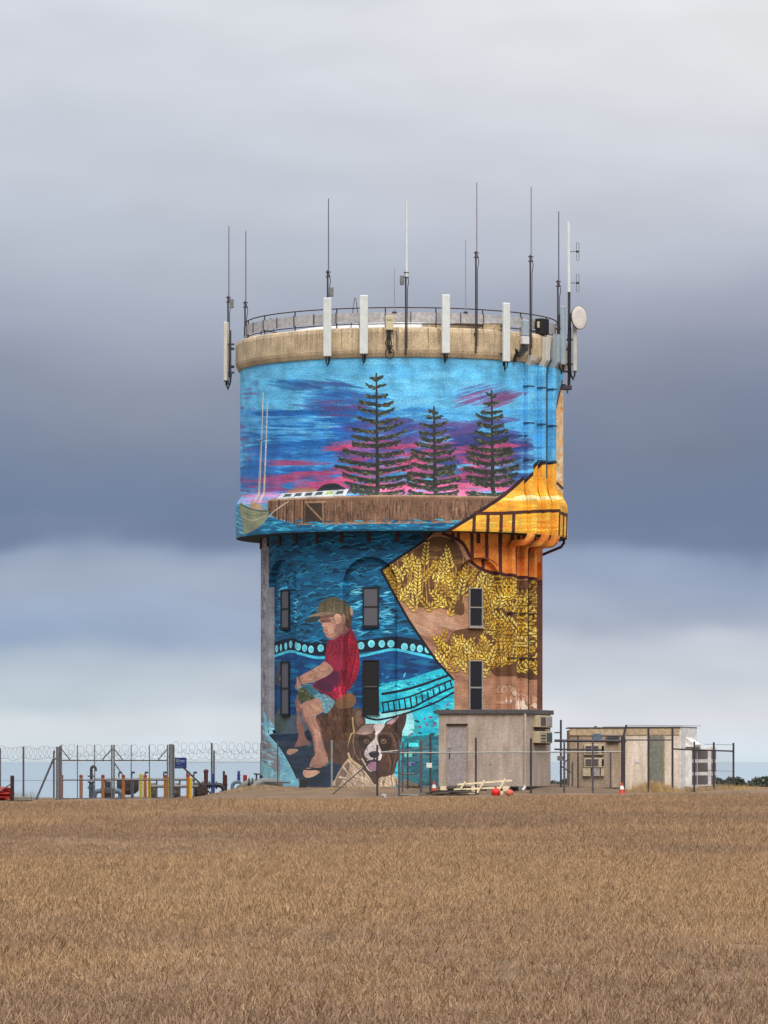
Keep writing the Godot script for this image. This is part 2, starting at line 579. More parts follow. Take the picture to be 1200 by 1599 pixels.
func tpoly(pts: PackedVector2Array, c: Color) -> void:
	var n := pts.size()
	var lo := 1e9
	var hi := -1e9
	for p in pts:
		lo = minf(lo, p.y)
		hi = maxf(hi, p.y)
	var W := pi.get_width()
	var y0 := maxi(0, int(floor(lo)))
	var y1 := mini(pi.get_height() - 1, int(ceil(hi)))
	var src: Image = null
	if c.a < 0.99:
		src = Image.create_empty(W, 1, false, Image.FORMAT_RGBA8)
		src.fill(c)
	for y in range(y0, y1 + 1):
		var fy := y + 0.5
		var xs := []
		for i in n:
			var a := pts[i]
			var b := pts[(i + 1) % n]
			if (a.y <= fy and b.y > fy) or (b.y <= fy and a.y > fy):
				xs.append(a.x + (fy - a.y) / (b.y - a.y) * (b.x - a.x))
		xs.sort()
		var k := 0
		while k + 1 < xs.size():
			var xa := clampi(int(round(xs[k])), 0, W)
			var xb := clampi(int(round(xs[k + 1])), 0, W)
			if xb > xa:
				if src: pi.blend_rect(src, Rect2i(0, 0, xb - xa, 1), Vector2i(xa, y))
				else: pi.fill_rect(Rect2i(xa, y, xb - xa, 1), c)
			k += 2

func dense(flat: Array, k := 1.0, ox := 0.0, oy := 0.0, closed := true, smooth := false) -> PackedVector2Array:
	var v := PackedVector2Array()
	for i in range(0, flat.size() - 1, 2):
		v.append(Vector2(flat[i] / k + ox, flat[i + 1] / k + oy))
	var o := PackedVector2Array()
	var n := v.size()
	for i in (n if closed else n - 1):
		var a := v[i]
		var b := v[(i + 1) % n]
		var steps := clampi(int(a.distance_to(b) / 6.0), 1, 40)
		if smooth: steps = maxi(steps, 4)
		var p0 := v[(i - 1 + n) % n] if closed else v[maxi(i - 1, 0)]
		var p3 := v[(i + 2) % n] if closed else v[mini(i + 2, n - 1)]
		for s in steps:
			var t := float(s) / steps
			o.append(a.cubic_interpolate(b, p0, p3, t) if smooth else a.lerp(b, t))
	if not closed: o.append(v[n - 1])
	return o

func poly(flat: Array, c: Color, k := 1.0, ox := 0.0, oy := 0.0, smooth := false) -> void:
	var v := dense(flat, k, ox, oy, true, smooth)
	for i in v.size(): v[i] = uw(v[i])
	tpoly(v, c)

func tstroke(v: PackedVector2Array, w0: float, w1: float, c: Color) -> void:
	# a brush line on the canvas, w0 wide at its start and w1 at its end
	var l := PackedVector2Array()
	var r := PackedVector2Array()
	var n := v.size()
	for i in n:
		var d := (v[mini(i + 1, n - 1)] - v[maxi(i - 1, 0)]).normalized()
		var w := lerpf(w0, w1, float(i) / (n - 1)) * 0.5
		var o := Vector2(-d.y, d.x) * w
		l.append(v[i] + o)
		r.append(v[i] - o)
	r.reverse()
	l.append_array(r)
	tpoly(l, c)

func stroke(flat: Array, w0: float, w1: float, c: Color, k := 1.0, ox := 0.0, oy := 0.0, smooth := true) -> void:
	# widths in drawing units
	var v := dense(flat, k, ox, oy, false, smooth)
	var l := PackedVector2Array()
	var r := PackedVector2Array()
	var n := v.size()
	for i in n:
		var d := (v[mini(i + 1, n - 1)] - v[maxi(i - 1, 0)]).normalized()
		var w := lerpf(w0, w1, float(i) / (n - 1)) * 0.5
		var o := Vector2(-d.y, d.x) * w
		l.append(uw(v[i] + o))
		r.append(uw(v[i] - o))
	r.reverse()
	l.append_array(r)
	tpoly(l, c)

func spot(x: float, y: float, rx: float, ry: float, c: Color, tilt := 0.0) -> void:
	var v := PackedVector2Array()
	for i in 14:
		v.append(uw(Vector2(x, y) + Vector2(cos(TAU * i / 14) * rx, sin(TAU * i / 14) * ry).rotated(tilt)))
	tpoly(v, c)

func dab(x: float, y: float, len: float, th: float, c: Color, tilt := 0.0) -> void:
	# a lens-shaped brush mark with a wavering edge
	var v := PackedVector2Array()
	var n := 9
	var j := rng.randf_range(-0.3, 0.3)
	for i in n:
		var t := float(i) / (n - 1) * 2.0 - 1.0
		v.append(uw(Vector2(x, y) + Vector2(t * len, (-(1.0 - t * t) * th * rng.randf_range(0.6, 1.2)) + j * th * t).rotated(tilt)))
	for i in n:
		var t := 1.0 - float(i) / (n - 1) * 2.0
		v.append(uw(Vector2(x, y) + Vector2(t * len, ((1.0 - t * t) * th * rng.randf_range(0.5, 1.1)) + j * th * t).rotated(tilt)))
	tpoly(v, c)

func canvas(r: float, top: float, bottom: float, base: Color) -> void:
	var w := 2048
	p_r = r
	p_top = top
	p_s = w / (deg_to_rad(2.0 * SPAN) * r)
	pi = Image.create_empty(w, int(ceil((top - bottom) * p_s)), false, Image.FORMAT_RGBA8)
	pi.fill(base)

# masking tape: what is painted between tape() and untape() stays inside the outline
var under: Image
func tape() -> void:
	under = pi.duplicate()

func untape(flat: Array, smooth := false, k := 1.0, ox := 0.0, oy := 0.0) -> void:
	var layer := pi
	pi = Image.create_empty(layer.get_width(), layer.get_height(), false, Image.FORMAT_RGBA8)
	poly(flat, Color.WHITE, k, ox, oy, smooth)
	var mask := pi
	pi = under
	pi.blit_rect_mask(layer, mask, Rect2i(0, 0, layer.get_width(), layer.get_height()), Vector2i.ZERO)

var soft := 1.0
func clouds(n: int, x0: float, x1: float, y0: float, y1: float, l0: float, l1: float, t0: float, t1: float, cs: Array, tilt := 0.0) -> void:
	for i in n:
		var c: Color = cs[rng.randi() % cs.size()]
		c.a = soft
		dab(rng.randf_range(x0, x1), rng.randf_range(y0, y1), rng.randf_range(l0, l1), rng.randf_range(t0, t1), vary(c, 0.08), tilt + rng.randf_range(-0.06, 0.06))

func pine(x: float, top: float, base: float, hw: float, layers: int) -> void:
	var dark := pc(36, 42, 42)
	var mid := pc(52, 58, 50)
	var lit := pc(86, 90, 62)
	stroke([x, top, x + 1, (top + base) / 2, x + 2, base], 2.0, 7.0, pc(40, 40, 42))
	for i in layers:
		var t := float(i) / (layers - 1)
		var y := lerpf(top + 8.0, base - 6.0, t)
		var w := hw * (0.16 + 0.84 * minf(1.0, pow(t * 1.25, 0.85))) * rng.randf_range(0.86, 1.08)
		if t > 0.86: w *= 0.85
		for sg in [-1.0, 1.0]:
			var ww: float = w * rng.randf_range(0.84, 1.12)
			var rise := rng.randf_range(0.16, 0.34) * (1.0 - t * 0.35)
			var th := 3.6 + 3.4 * minf(1.0, t * 1.6)
			var y2 := y + ww * 0.16 + rng.randf_range(-2.5, 2.5)
			var pts := [x, y2, x + sg * ww * 0.4, y2 - ww * rise * 0.26, x + sg * ww * 0.75, y2 - ww * rise * 0.66, x + sg * ww, y2 - ww * rise]
			stroke(pts, th, th * 0.55, dark)
			for k in int(16 + 34 * t):
				var u := rng.randf_range(0.06, 1.02)
				var bx2: float = x + sg * ww * u
				var by := y2 - ww * rise * u * u * 0.95 + rng.randf_range(-0.55, 0.65) * th
				dab(bx2, by, rng.randf_range(1.6, 4.4), rng.randf_range(0.7, 1.7), [dark, dark, mid, mid, lit][rng.randi() % 5], sg * rng.randf_range(-0.8, 0.2))
	for k in 5:
		dab(x, top + k * 3.0, 1.6 + k * 0.6, 1.5, mid)

func ear(x: float, y: float, ang: float, len: float, c: Color, dk: Color) -> void:
	var d := Vector2(sin(ang), -cos(ang))
	var s := Vector2(d.y, -d.x)
	var n := int(len / 5.2)
	for i in n:
		var t := float(i) / n
		var p := Vector2(x, y) + d * len * t
		var w := 5.0 * (1.0 - 0.45 * t)
		for sg in [-1.0, 1.0]:
			var q: Vector2 = p + s * sg * w * 0.75
			var a: float = atan2(d.y, d.x) + sg * -0.55
			dab(q.x, q.y + 0.8, w * 1.1, 2.5, dk, a)
			dab(q.x, q.y, w * 0.95, 1.75, vary(c, 0.13), a)
			dab(q.x - 0.4, q.y - 0.5, w * 0.5, 0.6, vary(Color(minf(c.r * 1.18, 1.0), minf(c.g * 1.18, 1.0), minf(c.b * 1.3, 1.0)), 0.05), a)
	dab(x + d.x * len, y + d.y * len, 2.6, 1.2, c, atan2(d.y, d.x))

# the paint carries on round the flanks that the drawing cannot show
func carry_round() -> void:
	var W := pi.get_width()
	var H := pi.get_height()
	for sg in [-1.0, 1.0]:
		var c := int((sg * 86.5 + SPAN) / (2.0 * SPAN) * W)
		var strip := pi.get_region(Rect2i(c - 6, 0, 12, H))
		var x := c
		while x > -12 and x < W + 12:
			strip.flip_x()
			pi.blit_rect(strip, Rect2i(0, 0, 12, H), Vector2i(x - 6, 0))
			x += int(sg) * 12

func weather(sd: int, strength: float) -> void:
	# grain of the render and faint soiling over the whole wall
	var n := FastNoiseLite.new()
	n.seed = sd
	n.frequency = 0.12
	n.fractal_octaves = 4
	var W := pi.get_width()
	var H := pi.get_height()
	var g := n.get_image(W, H, false, false, true)
	var n2 := FastNoiseLite.new()
	n2.seed = sd + 1
	n2.frequency = 0.012
	n2.fractal_octaves = 4
	var g2 := n2.get_image(W, H, false, false, true)
	var a := g.get_data()
	var b := g2.get_data()
	var px := pi.get_data()
	for i in W * H:
		var f := 1.0 + ((a[i] - 128) * 0.0012 + (b[i] - 128) * 0.0011) * strength
		var k := i * 4
		px[k] = mini(255, int(px[k] * f))
		px[k + 1] = mini(255, int(px[k + 1] * f))
		px[k + 2] = mini(255, int(px[k + 2] * f))
	pi = Image.create_from_data(W, H, false, Image.FORMAT_RGBA8, px)

func paint_tank() -> ImageTexture:
	rng.seed = 5
	canvas(5.86, 15.1, 8.98, pc(88, 168, 212))
	soft = 0.5
	# sky wash, lighter patches
	clouds(468, 372, 880, 560, 640, 14, 40, 2, 6, [pc(92, 172, 214), pc(78, 160, 208), pc(104, 180, 218), pc(84, 164, 206)])
	clouds(432, 372, 700, 640, 780, 14, 40, 2, 6, [pc(60, 138, 196), pc(44, 118, 182), pc(74, 150, 204)])
	clouds(288, 690, 880, 640, 700, 10, 30, 2, 5, [pc(80, 162, 208), pc(66, 146, 200)])
	# sweeping blue clouds
	clouds(28, 450, 545, 596, 612, 16, 40, 1.5, 3.6, [pc(26, 84, 142), pc(36, 96, 156), pc(58, 74, 130)], 0.14)
	clouds(72, 480, 590, 612, 650, 16, 38, 2, 4.6, [pc(28, 92, 160), pc(40, 110, 178), pc(62, 72, 130)], 0.05)
	clouds(162, 415, 560, 642, 700, 16, 46, 2, 6, [pc(22, 92, 160), pc(30, 102, 172), pc(20, 82, 148)])
	clouds(64, 400, 520, 650, 690, 12, 34, 1.2, 3, [pc(70, 150, 206), pc(96, 172, 214)])
	clouds(162, 390, 560, 700, 760, 16, 42, 2, 6, [pc(24, 84, 156), pc(34, 96, 168), pc(48, 122, 186)])
	clouds(25, 376, 400, 590, 770, 5, 12, 1.5, 5, [pc(120, 84, 138), pc(84, 110, 170)])
	# purple and pink towards the horizon
	clouds(162, 545, 800, 655, 722, 16, 38, 3, 7, [pc(78, 66, 130), pc(62, 66, 138), pc(88, 62, 118), pc(50, 78, 150)], -0.04)
	clouds(90, 690, 812, 680, 760, 14, 34, 3, 7, [pc(32, 66, 132), pc(48, 52, 112), pc(34, 46, 92)])
	clouds(144, 525, 790, 690, 768, 14, 40, 2, 5.5, [pc(176, 62, 104), pc(192, 74, 116), pc(150, 56, 98)], -0.03)
	clouds(54, 415, 545, 738, 772, 14, 40, 2, 5, [pc(166, 66, 108), pc(184, 76, 116), pc(150, 60, 104)])
	clouds(12, 420, 500, 719, 728, 18, 34, 2, 4, [pc(150, 70, 116), pc(164, 74, 118)])
	clouds(21, 376, 440, 745, 778, 8, 22, 2, 4, [pc(150, 78, 122), pc(120, 74, 130)])
	clouds(16, 535, 590, 695, 712, 12, 24, 1.5, 3, [pc(140, 70, 120), pc(112, 70, 128)])
	clouds(25, 505, 560, 626, 650, 12, 26, 1.2, 2.5, [pc(92, 60, 116), pc(70, 70, 130)])
	clouds(21, 720, 796, 612, 634, 16, 34, 1.6, 3.8, [pc(140, 62, 110), pc(120, 70, 128), pc(104, 60, 112)], -0.30)
	clouds(10, 715, 790, 600, 625, 14, 30, 1.2, 2.4, [pc(78, 86, 150), pc(66, 104, 168)], -0.25)
	clouds(108, 590, 800, 755, 776, 14, 40, 1.6, 4, [pc(214, 98, 144), pc(226, 112, 154), pc(196, 84, 130)])
	clouds(43, 380, 470, 772, 786, 10, 26, 1.5, 3.2, [pc(180, 130, 170), pc(190, 110, 150), pc(140, 130, 180)])
	soft = 1.0
	# horizon roofs
	poly([448, 770, 458, 763, 482, 761, 500, 768, 505, 775, 446, 776], pc(140, 98, 84), 1, 0, 0, true)
	poly([494, 768, 506, 757, 524, 755, 538, 762, 545, 770, 494, 771], pc(30, 34, 44), 1, 0, 0, true)
	poly([436, 782, 442, 771, 545, 764, 541, 777, 436, 784], pc(176, 184, 186))
	for k in 6:
		var x := 446.0 + k * 16.0
		poly([x, 776.5 - k * 0.9, x + 11, 775.8 - k * 0.9, x + 12, 771 - k * 0.9, x + 2, 771.5 - k * 0.9], pc(52, 66, 74) if k != 4 else pc(140, 160, 90))
	pine(588, 583, 772, 58, 15)
	pine(768, 610, 772, 44, 14)
	pine(678, 635, 773, 46, 13)
	# jetty wall
	poly([424, 781, 540, 776, 640, 774.5, 800, 777, 800, 815, 690, 817, 560, 818, 470, 820, 424, 804], pc(112, 84, 66))
	for k in 420:
		var x := rng.randf_range(426, 800)
		var y := rng.randf_range(778, 812)
		stroke([x, y, x + rng.randf_range(-1, 1), y + rng.randf_range(6, 24)], rng.randf_range(0.8, 2.4), 0.6, vary([pc(86, 62, 48), pc(134, 104, 84), pc(98, 72, 56), pc(66, 48, 38)][rng.randi() % 4], 0.1), 1, 0, 0, false)
	stroke([424, 781, 540, 776, 640, 774.5, 800, 777], 2.2, 2.2, pc(150, 120, 98))
	stroke([470, 819, 560, 817, 690, 816, 760, 814], 3.0, 3.0, pc(140, 112, 92))
	for x in [440, 452, 464, 478, 486]:
		stroke([x, 781, x, 818], 3.4, 3.4, pc(70, 52, 42))
		stroke([x - 1.5, 782, x - 1.5, 818], 1.2, 1.2, pc(150, 118, 90))
	poly([481, 784, 511, 783, 511, 817, 481, 818], pc(56, 44, 38))
	stroke([480, 785, 512, 784], 3, 3, pc(150, 120, 92))
	stroke([483, 787, 508, 814], 2.6, 2.6, pc(136, 108, 80))
	stroke([508, 785, 509, 818], 3, 3, pc(130, 104, 80))
	# sea strip at the foot
	poly([366, 800, 380, 806, 424, 806, 440, 812, 470, 820, 560, 819, 690, 817.5, 740, 815, 740, 850, 366, 862], pc(22, 96, 134))
	for k in 260:
		var x := rng.randf_range(366, 720)
		clouds(1, x, x + 4, 812 if x > 430 else 800, 842, 3, 11, 0.7, 1.7, [pc(34, 132, 168), pc(14, 66, 100), pc(54, 156, 186), pc(16, 84, 122)], rng.randf_range(-0.25, 0.25))
	poly([366, 790, 384, 786, 392, 836, 366, 850], pc(60, 130, 160))
	for k in 50: clouds(1, 368, 390, 792, 840, 2, 7, 0.6, 1.6, [pc(40, 96, 130), pc(110, 170, 190), pc(60, 120, 150)], 0.5)
	# ketch alongside
	poly([381, 786, 396, 793, 412, 797, 425, 797, 423, 810, 410, 824, 388, 834, 386, 820], pc(128, 134, 108), 1, 0, 0, true)
	stroke([381, 787, 396, 794, 412, 798, 426, 798], 2.2, 1.6, pc(80, 84, 68))
	stroke([385, 806, 400, 813, 420, 806], 1.6, 1.0, pc(168, 172, 150))
	stroke([388, 800, 402, 806, 422, 802], 1.0, 0.8, pc(92, 98, 80))
	poly([394, 790, 402, 784, 414, 788, 420, 796, 404, 796], pc(176, 150, 120))
	stroke([411.5, 612, 408, 700, 404, 784], 1.4, 3.4, pc(196, 186, 168))
	stroke([418, 630, 415.5, 700, 412, 784], 1.2, 3.0, pc(182, 176, 162))
	stroke([402, 690, 417, 685], 1.2, 1.2, pc(90, 70, 70))
	stroke([410, 640, 404, 784], 0.6, 0.6, pc(70, 84, 110))
	stroke([425, 808, 432, 800, 440, 794, 456, 783], 1.8, 1.4, pc(188, 168, 140))
	# the ochre corner
	var orange := pc(236, 158, 52)
	tape()
	poly([690, 834, 735, 806, 800, 763, 826, 738, 838, 724, 866, 722, 866, 690, 868, 640, 878, 596, 900, 560, 920, 900, 690, 900], orange)
	poly([862, 722, 864, 690, 868, 640, 878, 594, 900, 560, 920, 775, 862, 762], pc(236, 178, 130))
	clouds(60, 862, 884, 600, 770, 3, 9, 2, 7, [pc(238, 184, 140), pc(232, 160, 96), pc(240, 196, 160)])
	clouds(80, 715, 890, 770, 836, 8, 26, 1.4, 3.4, [pc(242, 168, 54), pc(228, 146, 44), pc(246, 184, 72)])
	clouds(16, 785, 882, 775, 781, 8, 20, 1.2, 2.4, [pc(236, 214, 170), pc(240, 204, 140)])
	for x in [738, 759, 779, 798, 830, 846, 858, 868, 874, 879]:
		stroke([x, 801, x - 1, 842], 5.0 if x < 840 else 2.2, 5.0 if x < 840 else 2.2, pc(72, 38, 30))
	untape([690, 834, 735, 806, 800, 763, 826, 738, 838, 724, 866, 722, 866, 690, 868, 640, 878, 596, 900, 560, 920, 900, 690, 900])
	var line := pc(44, 24, 26)
	stroke([688, 836, 735, 806.5, 800, 763, 826, 739, 838, 724, 866, 721], 5.5, 5.0, line, 1, 0, 0, false)
	stroke([862, 724, 864, 690, 868.5, 640, 879, 594], 2.4, 2.0, pc(96, 48, 44))
	stroke([862, 748, 872, 756, 880, 764], 4, 4, pc(66, 36, 34))
	stroke([738, 802, 780, 802, 830, 799, 862, 799, 892, 812], 5.2, 5.0, pc(66, 34, 28))
	carry_round()
	weather(40, 1.0)
	return ImageTexture.create_from_image(pi)

func wavelet(u: float, v: float, w: float, h: float, c: Color, line := Color(0, 0, 0, 0)) -> void:
	var pts := PackedVector2Array()
	var sk := rng.randf_range(-0.25, 0.25)
	for i in 9:
		var t := i / 8.0 * 2.0 - 1.0
		pts.append(Vector2(u + t * w, v - h * exp(-pow((t - sk) * 2.2, 2.0)) + rng.randf_range(-0.8, 0.8) + absf(t) * h * 0.25))
	var back := PackedVector2Array()
	for i in 9:
		var t := 1.0 - i / 8.0 * 2.0
		back.append(Vector2(u + t * w, v - h * 0.25 * exp(-pow((t - sk) * 1.7, 2.0)) + (1.0 - t * t) * h * 0.42))
	var crest := pts.duplicate()
	pts.append_array(back)
	tpoly(pts, c)
	if line.a > 0.5: tstroke(crest.slice(0, 6), 1.2, 4.2, line)

func paint_shaft() -> ImageTexture:
	rng.seed = 9
	canvas(5.11, 9.0, -0.3, pc(14, 78, 116))
	var W := pi.get_width()
	# open water
	for i in 1700:
		var v := 500.0 * i / 1700.0 + rng.randf_range(-16, 16)
		var u := rng.randf_range(0, W)
		var cs := [pc(10, 62, 92), pc(16, 94, 134), pc(12, 74, 108), pc(18, 104, 144), pc(14, 86, 124), pc(6, 44, 68), pc(8, 52, 78)]
		var ls := [pc(30, 128, 168), pc(22, 110, 150), pc(44, 146, 184), Color(0, 0, 0, 0), Color(0, 0, 0, 0)]
		wavelet(u, v, rng.randf_range(18, 76), rng.randf_range(5, 19), cs[rng.randi() % 7], ls[rng.randi() % 5])
	# bright ripples round the two upper windows
	for wx in [446.0, 579.0]:
		for k in 46:
			var sg := -1.0 if rng.randf() < 0.5 else 1.0
			var f := 0.55 if wx < 500.0 else 1.0
			var x: float = wx + sg * rng.randf_range(14, 30) * f
			dab(x, rng.randf_range(915, 990), rng.randf_range(5, 13) * f, rng.randf_range(0.7, 1.6), [pc(70, 170, 206), pc(40, 136, 180), pc(100, 190, 214)][rng.randi() % 3], sg * rng.randf_range(-0.35, 0.35))
	# deep water below the beaded band
	poly([405, 1012, 440, 1008, 470, 1012, 520, 1016, 560, 1014, 600, 1008, 640, 1010, 690, 1022, 720, 1060, 720, 1240, 405, 1240], pc(12, 66, 116))
	clouds(260, 420, 712, 1022, 1110, 8, 26, 2, 5, [pc(12, 58, 106), pc(14, 74, 126), pc(10, 50, 96), pc(18, 92, 130)])
	poly([418, 1128, 500, 1124, 540, 1120, 540, 1240, 405, 1240, 405, 1140], pc(24, 44, 66))
	clouds(90, 418, 540, 1130, 1226, 8, 24, 2, 5, [pc(22, 40, 60), pc(28, 52, 76), pc(18, 36, 54)])
	poly([420, 1118, 450, 1116, 478, 1120, 478, 1142, 420, 1142], pc(74, 88, 102), 1, 0, 0, true)
	# turquoise shallows
	poly([594, 1072, 640, 1060, 690, 1044, 712, 1050, 712, 1240, 590, 1240, 592, 1120], pc(34, 172, 192), 1, 0, 0, true)
	clouds(240, 594, 720, 1066, 1226, 5, 16, 1.6, 4.5, [pc(26, 164, 190), pc(48, 184, 200), pc(22, 146, 172), pc(60, 196, 204), pc(26, 156, 184)])
	for k in 60: dab(rng.randf_range(596, 700), rng.randf_range(1052, 1082), rng.randf_range(1.5, 5), rng.randf_range(0.8, 2.2), [pc(80, 190, 204), pc(30, 120, 160)][k % 2], rng.randf_range(-1.2, 1.2))
	poly([568, 1118, 600, 1112, 640, 1108, 640, 1150, 560, 1150], pc(140, 206, 212), 1, 0, 0, true)
	poly([632, 1150, 700, 1146, 712, 1150, 712, 1240, 620, 1240], pc(34, 108, 124))
	clouds(110, 630, 712, 1150, 1226, 4, 14, 1.5, 4, [pc(30, 96, 112), pc(44, 128, 138), pc(60, 110, 118), pc(28, 78, 100)])
	for k in 26: dab(rng.randf_range(640, 700), rng.randf_range(1098, 1150), rng.randf_range(2, 7), rng.randf_range(1, 3.5), [pc(24, 70, 84), pc(120, 80, 120), pc(60, 150, 150)][k % 3], rng.randf_range(-1, 1))
	for k in 5: poly([634.0 + k * 1.5, 1160.0 + k * 0.5, 654, 1160, 654, 1166, 636, 1166], pc(70, 200, 206))
	poly([632, 1174, 644, 1174, 644, 1182, 632, 1182], pc(110, 196, 180))
	# ladder tracks
	var ink := pc(10, 26, 44)
	var z := 5.4545
	stroke([515, 75, 700, 45, 860, 0, 1000, -50, 1110, -90], 4.0, 3.6, ink, z, 500, 1070)
	stroke([515, 150, 700, 115, 800, 85, 1000, 5, 1120, -45], 2.6, 2.6, ink, z, 500, 1070)
	stroke([515, 235, 690, 210, 800, 185, 900, 130, 1060, 50, 1140, 15], 3.2, 2.8, ink, z, 500, 1070)
	for k in 13:
		var t := k / 12.0
		var x := lerpf(525, 1110, t)
		var yt := 148.0 - 40.0 * t - 150.0 * t * t
		var yb := 235.0 - 30.0 * t - 195.0 * t * t
		stroke([x, yt, x + 12, yb], 2.4, 2.4, ink, z, 500, 1070)
	stroke([370, 270, 440, 290, 520, 290, 700, 250, 850, 200, 1000, 140, 1140, 60], 3.0, 3.0, ink, z, 500, 1070)
	# beaded band
	var bt := [405, 1010, 424, 1003, 446, 998, 470, 1003, 495, 1008, 520, 1008, 550, 1004, 590, 1000, 620, 996, 650, 1002, 690, 1014]
	stroke([405, 1013, 424, 1011, 446, 1006, 470, 1011, 495, 1014, 530, 1013, 560, 1009, 590, 1006, 615, 1003, 650, 1008, 690, 1020], 19, 19, ink)
	stroke([416, 1026, 430, 1021, 446, 1017, 470, 1021, 495, 1027, 520, 1026, 560, 1024, 590, 1018, 615, 1014, 650, 1021, 690, 1030], 4.2, 4.2, pc(62, 178, 204))
	for b in [[423, 1013, 3.4], [430, 1011, 2.2], [438, 1009, 3], [446, 1006, 3.6], [455, 1008, 3.2], [466, 1010, 4.4], [476, 1012, 4], [486, 1014, 4.4], [501, 1012, 5], [561, 1008, 5.6], [578, 1005, 5.8], [595, 1005, 5.4], [610, 1005, 6], [632, 1010, 5.4], [645, 1011, 4.4], [656, 1013, 4.8], [668, 1014, 4.6]]:
		spot(b[0], b[1], b[2] * (0.75 if b[0] < 460 else 1.0), 6.0, pc(112, 200, 212))
		spot(b[0] + 0.6, b[1] + 0.6, b[2] * 0.55, 3.6, pc(90, 182, 206))
	# seals and fish, half seen at the left edge
	poly([421, 1066, 428, 1034, 434, 1040, 438, 1060, 432, 1068], pc(60, 66, 72), 1, 0, 0, true)
	dab(431, 1058, 3, 6, pc(160, 164, 166), 0.3)
	poly([421, 1140, 424, 1108, 436, 1112, 440, 1130, 436, 1142], pc(66, 82, 78), 1, 0, 0, true)
	# bare render down the left edge, washed with pale blue at the foot
	tape()
	poly([380, 820, 420, 820, 420, 1146, 434, 1160, 450, 1185, 467, 1216, 472, 1240, 380, 1240], pc(128, 128, 134))
	for k in 420: dab(rng.randf_range(404, 415.5), rng.randf_range(830, 1230), rng.randf_range(0.8, 3), rng.randf_range(2, 6), [pc(118, 118, 124), pc(138, 138, 142), pc(104, 104, 110)][rng.randi() % 3])
	poly([412, 1110, 419, 1130, 422, 1150, 434, 1162, 450, 1187, 465, 1216, 468, 1240, 440, 1240, 436, 1180, 416, 1150], pc(112, 178, 200), 1, 0, 0, true)
	poly([404, 1190, 420, 1196, 436, 1212, 444, 1240, 404, 1240], pc(120, 168, 178), 1, 0, 0, true)
	for k in 150: dab(rng.randf_range(410, 462), rng.randf_range(1130, 1226), rng.randf_range(2, 6), rng.randf_range(0.6, 1.5), [pc(140, 196, 212), pc(90, 160, 186), pc(104, 146, 158), pc(150, 190, 196)][rng.randi() % 4], rng.randf_range(0.0, 0.7))
	untape([380, 820, 420, 820, 420, 1146, 434, 1160, 450, 1185, 467, 1216, 472, 1240, 380, 1240])
	stroke([420, 1140, 422, 1148, 434, 1161, 450, 1186, 465, 1216], 2.4, 2.6, pc(16, 24, 36))
	# wheat country
	tape()
	poly([594, 890, 655, 851, 676, 832, 690, 826, 900, 826, 900, 1240, 710, 1240, 710, 1062, 682, 1030, 640, 970], pc(158, 116, 90))
	soft = 0.35
	clouds(220, 640, 850, 950, 1120, 10, 30, 2, 6, [pc(164, 122, 96), pc(150, 108, 84), pc(172, 132, 106), pc(142, 100, 76)])
	soft = 0.4
	clouds(50, 630, 725, 962, 990, 14, 34, 2, 6, [pc(186, 150, 126), pc(176, 138, 114)], 0.35)
	clouds(40, 640, 725, 984, 1004, 14, 34, 1.5, 4, [pc(128, 90, 70), pc(138, 98, 78)], 0.35)
	clouds(24, 685, 735, 1042, 1062, 12, 26, 2, 4, [pc(130, 88, 70), pc(182, 142, 118)], 0.1)
	soft = 1.0
	var crop := pc(92, 62, 40)
	poly([598, 890, 655, 854, 680, 838, 712, 846, 735, 880, 800, 905, 838, 918, 838, 1050, 800, 1056, 775, 1050, 758, 1000, 756, 930, 730, 930, 728, 960, 690, 950, 650, 946, 625, 915], crop, 1, 0, 0, true)
	poly([684, 1018, 700, 1000, 712, 985, 760, 984, 780, 1030, 762, 1052, 730, 1034, 700, 1030], crop, 1, 0, 0, true)
	clouds(90, 612, 834, 856, 926, 5, 14, 2, 5, [pc(112, 78, 48), pc(80, 54, 36), pc(128, 92, 58)])
	var ys := [pc(196, 168, 70), pc(178, 146, 52), pc(206, 182, 92), pc(160, 124, 42), pc(188, 152, 48)]
	for k in 60:
		var x := rng.randf_range(625, 800)
		stroke([x, rng.randf_range(900, 950), x + rng.randf_range(-8, 8), rng.randf_range(860, 890)], 1.4, 0.9, pc(170, 134, 64))
	for k in 52:
		var x := rng.randf_range(604, 800)
		var ymin := 890.0 - (x - 594.0) * 0.62 if x < 680 else 846.0 + maxf(0.0, x - 700.0) * 0.62
		var ymax := 898.0 + (x - 600.0) * 0.9
		var y := rng.randf_range(ymin + 22, minf(ymax, 945.0) + 14)
		if x > 722 and x < 762 and y > 930: continue
		ear(x, y, rng.randf_range(-0.95, 0.95), rng.randf_range(20, 36), ys[rng.randi() % 5], pc(96, 64, 30))
	for e in [[652, 926, 0.05, 52], [640, 890, -0.3, 30], [688, 906, 0.12, 40], [664, 878, 0.1, 36], [712, 934, -0.35, 34], [626, 905, -0.5, 26], [704, 884, -0.2, 32]]:
		ear(e[0], e[1], e[2], e[3], pc(206, 180, 84), pc(100, 66, 30))
	for k in 80:
		var x := rng.randf_range(760, 838)
		var y := rng.randf_range(905 + (x - 760) * 0.3, 1058)
		ear(x, y, rng.randf_range(-1.0, 1.0), rng.randf_range(18, 32), ys[rng.randi() % 5], pc(88, 58, 28))
	for k in 44:
		var x := rng.randf_range(688, 778)
		ear(x, rng.randf_range(1004, 1050) - maxf(0.0, 700.0 - x), rng.randf_range(-0.9, 0.9), rng.randf_range(18, 30), ys[rng.randi() % 5], pc(92, 60, 28))
	# bare brickwork under the lower window and round the pipes
	for k in 40:
		var y := 1062.0 + k * 4.2
		stroke([708, y, 780, y], 0.5, 0.5, pc(136, 104, 84))
